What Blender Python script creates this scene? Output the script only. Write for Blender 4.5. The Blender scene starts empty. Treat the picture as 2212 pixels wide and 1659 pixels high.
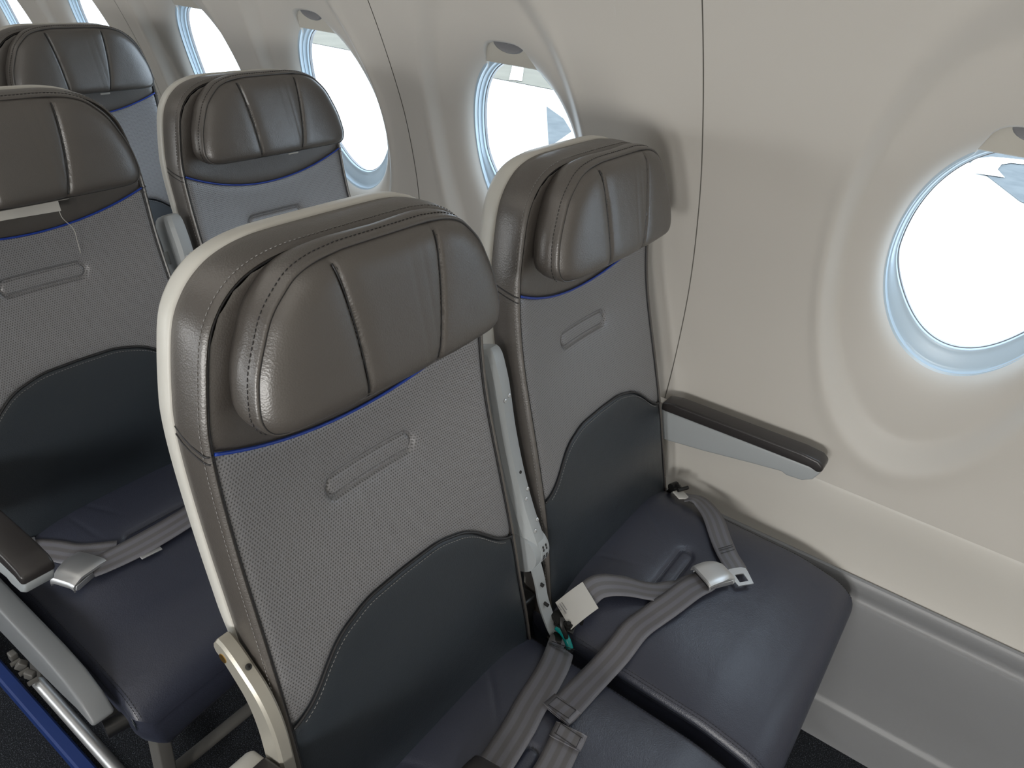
import bpy, bmesh, math, random
import numpy as np
from mathutils import Vector, Matrix
random.seed(4)
R = math.radians
SC = bpy.context.scene
COL = SC.collection

# ------------------------------------------------------------------ camera
CP = Vector((-0.50706, -0.43468, 1.43316))
cr = Vector((0.5876534, -0.80567829, 0.07447124))
cu = Vector((0.37334005, 0.35166031, 0.85845922))
cf = Vector((0.71783054, 0.47667338, -0.50744635))
cd = bpy.data.cameras.new('camera')
cam = bpy.data.objects.new('camera', cd)
COL.objects.link(cam)
cd.sensor_width = 36
cd.lens = 1589.606 * 36 / 2212
cd.clip_start = 0.02
cd.clip_end = 400
cam.matrix_world = Matrix(((cr.x, cu.x, -cf.x, CP.x), (cr.y, cu.y, -cf.y, CP.y), (cr.z, cu.z, -cf.z, CP.z), (0, 0, 0, 1)))
SC.camera = cam

# ------------------------------------------------------------------ world, lights, exposure
SC.view_settings.view_transform = 'Standard'
SC.view_settings.look = 'None'
SC.view_settings.gamma = 1
SC.view_settings.use_curve_mapping = False
SC.view_settings.exposure = 0.0
SC.cycles.use_denoising = True
SC.cycles.max_bounces = 8
SC.cycles.diffuse_bounces = 5
SC.cycles.sample_clamp_indirect = 6
w = bpy.data.worlds.new('daylight')
SC.world = w
w.use_nodes = True
bg = w.node_tree.nodes['Background']
bg.inputs['Color'].default_value = (0.72, 0.86, 1.0, 1)
bg.inputs['Strength'].default_value = 4.8

def area(name, loc, rot, sx, sy, power, color=(1, 1, 1), spread=180):
    l = bpy.data.lights.new(name, 'AREA')
    l.shape = 'ELLIPSE'
    l.size = sx
    l.size_y = sy
    l.energy = power
    l.color = color
    l.spread = R(spread)
    o = bpy.data.objects.new(name, l)
    o.location = loc
    o.rotation_euler = rot
    COL.objects.link(o)
    return o

XC = -0.50                                   # centre line of the cabin
WINY = [-0.98, -0.415, 0.475, 1.035, 1.54, 2.125, 2.66]
for y, p in ((-0.98, 19), (-0.415, 12), (0.475, 2), (1.035, 2), (1.54, 4), (2.125, 5), (2.66, 6)):
    area('window_daylight', (2 * XC - 0.875, y, 1.06), (0, R(-90 + 4), 0), 0.42, 0.30, p, (1.0, 0.97, 0.92))
area('ceiling_fill', (XC, 0.9, 1.93), (0, 0, 0), 0.5, 4.5, 5.5, (1.0, 0.93, 0.84)).data.shape = 'RECTANGLE'  # unseen soft fill added under the ceiling to lift the ambient light

# ------------------------------------------------------------------ materials
def mat(name, color, rough=0.5, metal=0.0, spec=0.5, bump=None, extra=None, coat=0.0, sheen=0.0):
    m = bpy.data.materials.new(name)
    m.use_nodes = True
    nt = m.node_tree
    b = nt.nodes['Principled BSDF']
    b.inputs['Base Color'].default_value = (*color, 1)
    b.inputs['Roughness'].default_value = rough
    b.inputs['Metallic'].default_value = metal
    b.inputs['Specular IOR Level'].default_value = spec
    b.inputs['Coat Weight'].default_value = coat
    b.inputs['Coat Roughness'].default_value = 0.3
    b.inputs['Sheen Weight'].default_value = sheen
    if bump:
        kind, scale, strength, dist = bump
        tc = nt.nodes.new('ShaderNodeTexCoord')
        if kind == 'leather':
            t = nt.nodes.new('ShaderNodeTexVoronoi')
            t.inputs['Scale'].default_value = scale
            src = t.outputs['Distance']
        else:
            t = nt.nodes.new('ShaderNodeTexNoise')
            t.inputs['Scale'].default_value = scale
            t.inputs['Detail'].default_value = 4
            src = t.outputs['Fac']
        nt.links.new(tc.outputs['Object'], t.inputs['Vector'])
        bp = nt.nodes.new('ShaderNodeBump')
        bp.inputs['Strength'].default_value = strength
        bp.inputs['Distance'].default_value = dist
        nt.links.new(src, bp.inputs['Height'])
        last = bp
        if kind == 'leather':
            n2 = nt.nodes.new('ShaderNodeTexNoise')
            n2.inputs['Scale'].default_value = 22
            n2.inputs['Detail'].default_value = 3
            nt.links.new(tc.outputs['Object'], n2.inputs['Vector'])
            b2 = nt.nodes.new('ShaderNodeBump')
            b2.inputs['Strength'].default_value = 0.25
            b2.inputs['Distance'].default_value = 0.004
            nt.links.new(n2.outputs['Fac'], b2.inputs['Height'])
            nt.links.new(bp.outputs['Normal'], b2.inputs['Normal'])
            last = b2
        nt.links.new(last.outputs['Normal'], b.inputs['Normal'])
    if extra:
        extra(nt, b)
    return m

def var(scale, c1, c2, detail=4):
    """slow colour variation of the thing itself"""
    def f(nt, b):
        tc = nt.nodes.new('ShaderNodeTexCoord')
        n = nt.nodes.new('ShaderNodeTexNoise')
        n.inputs['Scale'].default_value = scale
        n.inputs['Detail'].default_value = detail
        r = nt.nodes.new('ShaderNodeValToRGB')
        r.color_ramp.elements[0].position = 0.35
        r.color_ramp.elements[1].position = 0.65
        r.color_ramp.elements[0].color = (*c1, 1)
        r.color_ramp.elements[1].color = (*c2, 1)
        nt.links.new(tc.outputs['Object'], n.inputs['Vector'])
        nt.links.new(n.outputs['Fac'], r.inputs['Fac'])
        nt.links.new(r.outputs['Color'], b.inputs['Base Color'])
    return f

def M(nt, op, a, b_=None, c=None):
    n = nt.nodes.new('ShaderNodeMath')
    n.operation = op
    for i, v in enumerate((a, b_, c)):
        if v is None:
            continue
        if isinstance(v, (int, float)):
            n.inputs[i].default_value = v
        else:
            nt.links.new(v, n.inputs[i])
    return n.outputs[0]

def perforated(nt, b):
    tc = nt.nodes.new('ShaderNodeTexCoord')
    sp = nt.nodes.new('ShaderNodeSeparateXYZ')
    nt.links.new(tc.outputs['Object'], sp.inputs[0])
    p = 0.0040
    Z = M(nt, 'DIVIDE', sp.outputs['Z'], p * 0.9)
    row = M(nt, 'FLOOR', Z)
    X = M(nt, 'ADD', M(nt, 'DIVIDE', sp.outputs['X'], p), M(nt, 'MULTIPLY', M(nt, 'MODULO', row, 2.0), 0.5))
    fx = M(nt, 'SUBTRACT', M(nt, 'FRACT', X), 0.5)
    fz = M(nt, 'SUBTRACT', M(nt, 'FRACT', Z), 0.5)
    d = M(nt, 'SQRT', M(nt, 'ADD', M(nt, 'MULTIPLY', fx, fx), M(nt, 'MULTIPLY', fz, fz)))
    mr = nt.nodes.new('ShaderNodeMapRange')
    mr.inputs['From Min'].default_value = 0.14
    mr.inputs['From Max'].default_value = 0.30
    nt.links.new(d, mr.inputs['Value'])
    mx = nt.nodes.new('ShaderNodeMix')
    mx.data_type = 'RGBA'
    mx.inputs[6].default_value = (0.085, 0.084, 0.086, 1)
    mx.inputs[7].default_value = (0.190, 0.188, 0.195, 1)
    nt.links.new(mr.outputs[0], mx.inputs[0])
    nt.links.new(mx.outputs[2], b.inputs['Base Color'])
    bp = nt.nodes.new('ShaderNodeBump')
    bp.inputs['Strength'].default_value = 0.6
    bp.inputs['Distance'].default_value = 0.0012
    nt.links.new(mr.outputs[0], bp.inputs['Height'])
    nt.links.new(bp.outputs['Normal'], b.inputs['Normal'])

def webbing(nt, b):
    uv = nt.nodes.new('ShaderNodeUVMap')
    sp = nt.nodes.new('ShaderNodeSeparateXYZ')
    nt.links.new(uv.outputs[0], sp.inputs[0])
    s = M(nt, 'SINE', M(nt, 'MULTIPLY', sp.outputs['X'], 2 * math.pi * 3.0))
    mr = nt.nodes.new('ShaderNodeMapRange')
    mr.inputs['From Min'].default_value = -0.35
    mr.inputs['From Max'].default_value = 0.35
    nt.links.new(s, mr.inputs['Value'])
    mx = nt.nodes.new('ShaderNodeMix')
    mx.data_type = 'RGBA'
    mx.inputs[6].default_value = (0.125, 0.120, 0.125, 1)
    mx.inputs[7].default_value = (0.16, 0.16, 0.18, 1)
    nt.links.new(mr.outputs[0], mx.inputs[0])
    nt.links.new(mx.outputs[2], b.inputs['Base Color'])
    wv = M(nt, 'SINE', M(nt, 'MULTIPLY', sp.outputs['Y'], 2 * math.pi * 700))
    bp = nt.nodes.new('ShaderNodeBump')
    bp.inputs['Strength'].default_value = 0.25
    bp.inputs['Distance'].default_value = 0.0006
    nt.links.new(wv, bp.inputs['Height'])
    nt.links.new(bp.outputs['Normal'], b.inputs['Normal'])

def carpet(nt, b):
    tc = nt.nodes.new('ShaderNodeTexCoord')
    v = nt.nodes.new('ShaderNodeTexNoise')
    v.inputs['Scale'].default_value = 420
    v.inputs['Detail'].default_value = 2
    r = nt.nodes.new('ShaderNodeValToRGB')
    r.color_ramp.elements[0].position = 0.55
    r.color_ramp.elements[1].position = 0.78
    r.color_ramp.elements[0].color = (0.006, 0.008, 0.012, 1)
    r.color_ramp.elements[1].color = (0.16, 0.18, 0.22, 1)
    nt.links.new(tc.outputs['Object'], v.inputs['Vector'])
    nt.links.new(v.outputs['Fac'], r.inputs['Fac'])
    nt.links.new(r.outputs['Color'], b.inputs['Base Color'])
    bp = nt.nodes.new('ShaderNodeBump')
    bp.inputs['Distance'].default_value = 0.004
    nt.links.new(v.outputs['Fac'], bp.inputs['Height'])
    nt.links.new(bp.outputs['Normal'], b.inputs['Normal'])

MT = {}
MT['leather'] = mat('grey_leather', (0.072, 0.064, 0.057), 0.38, spec=0.95, bump=('leather', 520, 0.22, 0.0007))
MT['perf'] = mat('perforated_leather', (0.10, 0.10, 0.105), 0.40, spec=1.0, extra=perforated)
MT['dark'] = mat('dark_leather', (0.022, 0.028, 0.035), 0.38, spec=0.5, bump=('leather', 520, 0.22, 0.0007))
MT['cush'] = mat('cushion_leather', (0.032, 0.036, 0.056), 0.40, spec=0.62, bump=('leather', 480, 0.25, 0.0007))
MT['thread'] = mat('thread', (0.22, 0.215, 0.21), 0.8)
MT['cord'] = mat('dark_cord', (0.018, 0.018, 0.02), 0.45)
MT['blue'] = mat('blue_cord', (0.012, 0.045, 0.30), 0.4)
MT['shell'] = mat('warm_grey_plastic', (0.54, 0.53, 0.49), 0.42, bump=('noise', 900, 0.05, 0.0003))
MT['armgrey'] = mat('cool_grey_painted_metal', (0.36, 0.385, 0.40), 0.42, bump=('noise', 1200, 0.08, 0.0003))
MT['bracket'] = mat('champagne_painted_metal', (0.40, 0.38, 0.33), 0.38, metal=0.35)
MT['leg'] = mat('shaded_leg_metal', (0.15, 0.145, 0.135), 0.5, metal=0.3)  # base colour darkened to stand in for the dim light near the floor
MT['shroud'] = mat('mid_grey_plastic', (0.20, 0.21, 0.22), 0.42)
MT['pad'] = mat('dark_armrest_pad', (0.030, 0.027, 0.027), 0.33)
MT['steel'] = mat('brushed_steel', (0.66, 0.67, 0.68), 0.42, metal=0.85, bump=('noise', 300, 0.05, 0.0002))
MT['darkmetal'] = mat('dark_metal', (0.05, 0.05, 0.05), 0.4, metal=0.8)
MT['web'] = mat('grey_webbing', (0.13, 0.13, 0.14), 0.45, spec=0.5, extra=webbing)
MT['label'] = mat('white_label', (0.62, 0.61, 0.58), 0.5)
MT['ink'] = mat('grey_ink', (0.20, 0.20, 0.22), 0.6)
MT['teal'] = mat('teal_plastic', (0.0, 0.25, 0.24), 0.25)
MT['brass'] = mat('brass', (0.65, 0.40, 0.12), 0.35, metal=1.0)
MT['wall'] = mat('beige_sidewall', (0.535, 0.512, 0.475), 0.50, spec=0.35, bump=('noise', 1500, 0.06, 0.0003))
MT['dado'] = mat('beige_lower_panel', (0.585, 0.565, 0.525), 0.48, spec=0.35, bump=('noise', 1500, 0.06, 0.0003))
MT['kick'] = mat('grey_kick_panel', (0.25, 0.255, 0.265), 0.42, spec=0.5, bump=('noise', 700, 0.25, 0.0006))
MT['seal'] = mat('dark_joint', (0.16, 0.15, 0.13), 0.7)
MT['bezel'] = mat('sky_tinted_bezel', (0.50, 0.62, 0.72), 0.33, spec=0.5)  # white plastic with the bluish window glow put into its base colour
MT['shade'] = mat('beige_shade', (0.50, 0.48, 0.43), 0.5)
MT['grip'] = mat('grey_grip', (0.20, 0.20, 0.21), 0.35)
MT['carpet'] = mat('dark_blue_carpet', (0.01, 0.012, 0.02), 0.95, extra=carpet)
MT['bluestrip'] = mat('blue_strip', (0.010, 0.035, 0.17), 0.5)
MT['ceil'] = mat('cabin_ceiling', (0.66, 0.64, 0.60), 0.6)
MT['felt'] = mat('off_white_felt', (0.52, 0.50, 0.46), 0.9)
MT['apron'] = mat('pale_concrete', (0.82, 0.82, 0.80), 0.9)
MT['asphalt'] = mat('blue_grey_asphalt', (0.11, 0.125, 0.14), 0.95, extra=var(2.2, (0.075, 0.088, 0.094), (0.105, 0.118, 0.122), 8))
MT['drygrass'] = mat('dry_grass', (0.14, 0.135, 0.105), 0.95, extra=var(0.8, (0.130, 0.118, 0.088), (0.150, 0.137, 0.103)))
MT['paint'] = mat('white_paint', (0.8, 0.8, 0.8), 0.8)
gl = bpy.data.materials.new('acrylic_pane')
gl.use_nodes = True
nt = gl.node_tree
nt.nodes.remove(nt.nodes['Principled BSDF'])
tr = nt.nodes.new('ShaderNodeBsdfTransparent')
gs = nt.nodes.new('ShaderNodeBsdfGlossy')
gs.inputs['Roughness'].default_value = 0.03
mx = nt.nodes.new('ShaderNodeMixShader')
mx.inputs[0].default_value = 0.05
nt.links.new(tr.outputs[0], mx.inputs[1])
nt.links.new(gs.outputs[0], mx.inputs[2])
nt.links.new(mx.outputs[0], nt.nodes['Material Output'].inputs['Surface'])
MT['glass'] = gl

# ------------------------------------------------------------------ mesh helpers
def mesh(name, V, F, m, parent=None, smooth=True, uv=None, auto=None):
    me = bpy.data.meshes.new(name)
    me.from_pydata([tuple(map(float, v)) for v in V], [], [tuple(map(int, f)) for f in F])
    me.materials.append(MT[m])
    if smooth:
        me.polygons.foreach_set('use_smooth', [True] * len(me.polygons))
    if uv is not None:
        l = me.uv_layers.new(name='UVMap')
        for lp in me.loops:
            l.data[lp.index].uv = uv[lp.vertex_index]
    me.update()
    if auto:
        me.set_sharp_from_angle(angle=R(auto))
    o = bpy.data.objects.new(name, me)
    COL.objects.link(o)
    if parent:
        o.parent = parent
    return o

class B:
    def __init__(s):
        s.V = []
        s.F = []
    def add(s, V, F):
        k = len(s.V)
        s.V += [tuple(v) for v in V]
        s.F += [tuple(i + k for i in f) for f in F]
    def grid(s, P, closeu=False, closev=False, flip=False):
        P = np.asarray(P)
        n, m = P.shape[:2]
        F = []
        for i in range(n if closeu else n - 1):
            for j in range(m if closev else m - 1):
                q = (i * m + j, i * m + (j + 1) % m, ((i + 1) % n) * m + (j + 1) % m, ((i + 1) % n) * m + j)
                F.append(q[::-1] if flip else q)
        s.add(P.reshape(-1, 3), F)
    def tube(s, pts, r, n=8, cap=True, flat=1.0):
        pts = [Vector(p) for p in pts]
        rs = r if isinstance(r, (list, tuple)) else [r] * len(pts)
        rings = []
        up = None
        for i, p in enumerate(pts):
            t = (pts[min(i + 1, len(pts) - 1)] - pts[max(i - 1, 0)]).normalized()
            if up is None:
                up = t.orthogonal().normalized()
            up = (up - t * up.dot(t)).normalized()
            sd = t.cross(up)
            rings.append([p + rs[i] * (math.cos(a) * up + flat * math.sin(a) * sd) for a in [2 * math.pi * k / n for k in range(n)]])
        s.grid([[tuple(v) for v in rg] for rg in rings], closev=True)
        if cap:
            k = len(s.V) - n * len(pts)
            s.F.append(tuple(k + i for i in range(n))[::-1])
            s.F.append(tuple(k + n * (len(pts) - 1) + i for i in range(n)))
    def box(s, c, size, rot=None, bev=0.0, seg=3):
        bm = bmesh.new()
        bmesh.ops.create_cube(bm, size=1)
        for v in bm.verts:
            v.co = Vector((v.co.x * size[0], v.co.y * size[1], v.co.z * size[2]))
        if bev:
            bmesh.ops.bevel(bm, geom=bm.edges[:], offset=bev, segments=seg, affect='EDGES', profile=0.5)
        mt = Matrix.Translation(Vector(c)) @ (rot.to_4x4() if rot else Matrix())
        s.add([mt @ v.co for v in bm.verts], [[v.index for v in f.verts] for f in bm.faces])
        bm.free()
    def prism(s, poly, a, b, axis='x', bev=0.0, seg=3):
        """extrude a 2D outline between a and b along axis; poly is (y,z), (x,z) or (x,y)"""
        bm = bmesh.new()
        def pt(p, t):
            return {'x': (t, p[0], p[1]), 'y': (p[0], t, p[1]), 'z': (p[0], p[1], t)}[axis]
        v0 = [bm.verts.new(pt(p, a)) for p in poly]
        v1 = [bm.verts.new(pt(p, b)) for p in poly]
        n = len(poly)
        bm.faces.new(v0[::-1])
        bm.faces.new(v1)
        for i in range(n):
            bm.faces.new((v0[i], v0[(i + 1) % n], v1[(i + 1) % n], v1[i]))
        bmesh.ops.recalc_face_normals(bm, faces=bm.faces[:])
        if bev:
            es = [e for e in bm.edges if len(e.link_faces) == 2 and e.calc_face_angle(0) > 0.6]
            bmesh.ops.bevel(bm, geom=es, offset=bev, segments=seg, affect='EDGES', profile=0.5, clamp_overlap=True)
        bm.verts.index_update()
        s.add([v.co.copy() for v in bm.verts], [[v.index for v in f.verts] for f in bm.faces])
        bm.free()
    def mark(s):
        s.marks = getattr(s, 'marks', []) + [(len(s.V), len(s.F))]
        return s
    def out(s, name, m, parent=None, auto=40, smooth=True):
        if getattr(s, 'marks', None):
            mk = [(0, 0)] + s.marks + [(len(s.V), len(s.F))]
            first = None
            for (v0, f0), (v1, f1) in zip(mk[:-1], mk[1:]):
                if v1 <= v0:
                    continue
                p = B()
                p.V = s.V[v0:v1]
                p.F = [tuple(i - v0 for i in f) for f in s.F[f0:f1]]
                o = p.out(name, m, parent, auto, smooth)
                first = first or o
                s.made = getattr(s, 'made', []) + [o]
            return first
        o = mesh(name, s.V, s.F, m, parent, smooth=smooth)
        if auto:
            o.data.set_sharp_from_angle(angle=R(auto))
        return o

def spline(P, n):
    """Catmull-Rom through P, n samples"""
    P = np.asarray(P, float)
    Q = np.vstack([2 * P[0] - P[1], P, 2 * P[-1] - P[-2]])
    res = []
    for t in np.linspace(0, len(P) - 1 - 1e-9, n):
        i = int(t)
        f = t - i
        a, b, c, d = Q[i], Q[i + 1], Q[i + 2], Q[i + 3]
        res.append(0.5 * ((2 * b) + (c - a) * f + (2 * a - 5 * b + 4 * c - d) * f * f + (3 * b - a - 3 * c + d) * f ** 3))
    return np.array(res)

def resample(P, step):
    P = np.asarray(P, float)
    s = np.r_[0, np.cumsum(np.linalg.norm(np.diff(P, axis=0), axis=1))]
    n = max(2, int(round(s[-1] / step)))
    t = np.linspace(0, s[-1], n + 1)
    return np.stack([np.interp(t, s, P[:, k]) for k in range(P.shape[1])], 1)

def stitches(b, P, nrm, step=0.0052, ln=0.0036, r=0.00055):
    """short raised threads along the 3D path P"""
    Q = resample(P, step)
    nrm = Vector(nrm)
    for i in range(len(Q) - 1):
        a = Vector(Q[i])
        t = (Vector(Q[i + 1]) - a).normalized()
        b.tube([a - t * ln / 2, a + nrm * r * 0.8, a + t * ln / 2], [r * 0.6, r, r * 0.6], 5)

def sm(a, b, x):
    t = np.clip((x - a) / (b - a), 0, 1)
    return t * t * (3 - 2 * t)

def tag(o, label=None, cat=None, group=None, kind=None):
    for k, v in (('label', label), ('category', cat), ('group', group), ('kind', kind)):
        if v:
            o[k] = v
    return o

def empty(name, loc=(0, 0, 0)):
    o = bpy.data.objects.new(name, None)
    o.empty_display_size = 0.1
    COL.objects.link(o)
    o.location = loc
    return o

def copy_tree(o, parent=None):
    c = o.copy()
    COL.objects.link(c)
    c.parent = parent
    for ch in [x for x in KIDS if x.parent == o]:
        copy_tree(ch, c)
    return c

# ------------------------------------------------------------------ setting: sidewall with windows
PZ = [0.0, 0.3, 0.55, 0.61, 0.7, 0.85, 0.95, 1.1, 1.25, 1.32, 1.4, 1.5, 1.6, 1.8, 1.95]
PX = [0.77, 0.80, 0.815, 0.826, 0.838, 0.838, 0.822, 0.78, 0.712, 0.675, 0.63, 0.565, 0.49, 0.31, 0.05]
_zz = np.linspace(0, 1.95, 400)
_xx = np.interp(_zz, PZ, PX)
_k = np.exp(-0.5 * (np.arange(-20, 21) / 9.0) ** 2)
_k /= _k.sum()
_xs = np.convolve(np.pad(_xx, 20, mode='reflect', reflect_type='odd'), _k, mode='valid')
def prof(z):
    return np.interp(z, _zz, _xs)

ZC = 1.05
RY, RZ = 0.140, 0.205
def dish(y, z, yc):
    q = np.sqrt(((y - yc - 0.02) / 0.207) ** 2 + ((z - ZC) / 0.40) ** 2)
    r = np.sqrt(((y - yc) / RY) ** 2 + ((z - ZC) / RZ) ** 2)
    d = 0.021 * sm(1.0, 0.84, q) + 0.008 * sm(0.85, 0.5, q)
    d += 0.022 * np.exp(-np.maximum(r - 1, 0) / 0.085)
    d -= 0.003 * np.exp(-((q - 1.02) / 0.05) ** 2)
    return d

def rim_r(th, grow=1.0, cap=True):
    c, s = math.cos(th), math.sin(th)
    a, b_ = RY * grow, RZ * grow
    r = 1 / math.sqrt((c / a) ** 2 + (s / b_) ** 2)
    if cap and s > 0:
        # wider notch at the top where the shade handle sits
        best = r
        for k in np.linspace(r, r + 0.06, 60):
            y, z = k * c, k * s
            if (abs(y) / 0.062) ** 4 + (max(z - 0.17, 0) / 0.063) ** 3 < 1 and z > 0.17:
                best = k
        r = best
    return r

NTH = 160
ths = np.linspace(0, 2 * math.pi, NTH, endpoint=False)
rim = np.array([rim_r(t) for t in ths])
rim = sum(np.roll(rim, k) for k in (-1, 0, 1)) / 3

def bay(b, yc, y0, y1, z0, z1):
    P = []
    svals = np.concatenate([np.linspace(0, 0.12, 10), np.linspace(0.12, 1, 46)[1:]])
    for s in svals:
        row = []
        for t, rr in zip(ths, rim):
            c, sn = math.cos(t), math.sin(t)
            cand = []
            if abs(c) > 1e-6:
                cand.append(((y1 - yc) if c > 0 else (y0 - yc)) / c)
            if abs(sn) > 1e-6:
                cand.append(((z1 - ZC) if sn > 0 else (z0 - ZC)) / sn)
            rb = min(k for k in cand if k > 0)
            k = rr + (rb - rr) * s
            row.append((yc + k * c, ZC + k * sn))
        P.append(row)
    P = np.array(P)
    # square off the outer corners
    X = prof(P[..., 1]) + dish(P[..., 0], P[..., 1], yc)
    b.grid(np.stack([X, P[..., 0], P[..., 1]], -1), closev=True)
    # four corner fills between the last ring and the rectangle corners
    last = P[-1]
    base = len(b.V) - NTH
    for cy, cz in ((y1, z1), (y0, z1), (y0, z0), (y1, z0)):
        ang = math.atan2(cz - ZC, cy - yc) % (2 * math.pi)
        i = int(ang / (2 * math.pi) * NTH)
        b.V.append((float(prof(cz)), cy, cz))
        b.F.append((base + i % NTH, base + (i + 1) % NTH, len(b.V) - 1))
    # short return into the opening, rolled edge
    ring = P[0]
    rows = []
    for off, g in ((0.0, 0.0), (0.002, 0.0015), (0.005, 0.003), (0.010, 0.0035), (0.028, 0.002)):
        row = []
        for (y, z), t, rr in zip(ring, ths, rim):
            row.append((prof(z) + dish(y, z, yc) + off, yc + (rr - g) * math.cos(t), ZC + (rr - g) * math.sin(t)))
        rows.append(row)
    b.grid(rows, closev=True, flip=True)

def flat_wall(b, y0, y1, z0, z1, step=0.03):
    ys = np.linspace(y0, y1, max(2, int((y1 - y0) / step) + 1))
    zs = np.linspace(z0, z1, max(2, int((z1 - z0) / 0.012) + 1))
    b.grid([[(float(prof(z)), y, z) for z in zs] for y in ys])

SEAMS = [-1.28, 0.05, 0.775, 1.83, 2.95]
Z0, Z1 = 0.575, 1.56
panels = []
G = 0.0011
bays = {-0.98: (-1.28 + G, -0.70), -0.415: (-0.70, -0.14), 0.475: (0.20, 0.775 - G), 1.035: (0.775 + G, 1.2875), 1.54: (1.2875, 1.83 - G),
        2.125: (1.83 + G, 2.3925), 2.66: (2.3925, 2.95 - G)}
wb = B()
for yc, (a, c) in bays.items():
    bay(wb, yc, a, c, Z0, Z1)
flat_wall(wb, -1.6, -1.28 - G, Z0, Z1)
flat_wall(wb, -0.14, 0.05 - G, Z0, Z1)
flat_wall(wb, 0.05 + G, 0.20, Z0, Z1)
flat_wall(wb, 2.95 + G, 3.6, Z0, Z1)
for a, c in ((-1.6, -1.28 - G), (-1.28 + G, 0.05 - G), (0.05 + G, 0.775 - G), (0.775 + G, 1.83 - G), (1.83 + G, 2.95 - G), (2.95 + G, 3.6)):
    flat_wall(wb, a, c, Z1, 1.95)
wall_r = tag(wb.out('wall_right', 'wall', auto=60), kind='structure')
# mirrored sidewall on the other side of the aisle, out of frame, where the daylight comes in
wall_l = wall_r.copy()
COL.objects.link(wall_l)
wall_l.name = 'wall_left'
wall_l.scale = (-1, 1, 1)
wall_l.location = (2 * XC, 0, 0)
sb = B()
for ys in SEAMS:
    zs = np.linspace(Z0, 1.9, 90)
    sb.mark().grid([[(float(prof(z)) + 0.003, ys - 0.02, z) for z in zs], [(float(prof(z)) + 0.003, ys + 0.02, z) for z in zs]])
sb.out('trim_1', 'seal', auto=None)
for i, o in enumerate(sb.made):
    tag(o, kind='structure').name = 'trim_%d' % (i + 1)

def band(name, pts, y0, y1, m):
    """sheet following a cross-section (x,z), run along the cabin"""
    b = B()
    P = resample(np.array(pts), 0.012) if len(pts) < 12 else np.array(pts)
    ys = np.linspace(y0, y1, 40)
    b.grid([[(p[0], y, p[1]) for p in P] for y in ys])
    o = b.out(name, m, auto=35)
    return tag(o, kind='structure')

# beige lower panel: stands proud of the sidewall with a rolled top lip
dado = [(0.842, 0.590), (0.836, 0.5905), (0.828, 0.588), (0.822, 0.583), (0.819, 0.575), (0.818, 0.560), (0.816, 0.545), (0.817, 0.52), (0.818, 0.49), (0.815, 0.45), (0.808, 0.42), (0.803, 0.405), (0.801, 0.385)]
dl = band('wall_right_lower', dado, -1.6, 3.6, 'dado')
d2 = dl.copy(); COL.objects.link(d2); d2.scale = (-1, 1, 1); d2.location = (2 * XC, 0, 0); d2.name = 'wall_left_lower'
kick = [(0.806, 0.412), (0.800, 0.415), (0.795, 0.413), (0.792, 0.408), (0.791, 0.40), (0.7915, 0.385), (0.794, 0.379), (0.7925, 0.372), (0.790, 0.365), (0.786, 0.362), (0.7845, 0.357),
        (0.782, 0.30), (0.778, 0.20), (0.772, 0.108), (0.769, 0.100), (0.7645, 0.096), (0.7625, 0.090), (0.756, 0.015), (0.752, 0.0)]
kr = band('baseboard_right', kick, -1.6, 3.6, 'kick')
k2 = kr.copy(); COL.objects.link(k2); k2.scale = (-1, 1, 1); k2.location = (2 * XC, 0, 0); k2.name = 'baseboard_left'
fb = B(); fb.box((XC, 1.0, -0.03), (2.7, 5.4, 0.06)); tag(fb.out('floor', 'carpet', smooth=False), kind='structure')
cb = B(); cb.box((XC, 1.0, 1.98), (1.6, 5.4, 0.04)); tag(cb.out('ceiling', 'ceil', smooth=False), kind='structure')
eb = B(); eb.box((XC, -1.62, 0.98), (2.9, 0.04, 2.1)); tag(eb.out('wall_front', 'ceil', smooth=False), kind='structure')
eb = B(); eb.box((XC, 3.62, 0.98), (2.9, 0.04, 2.1)); tag(eb.out('wall_back', 'ceil', smooth=False), kind='structure')

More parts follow.
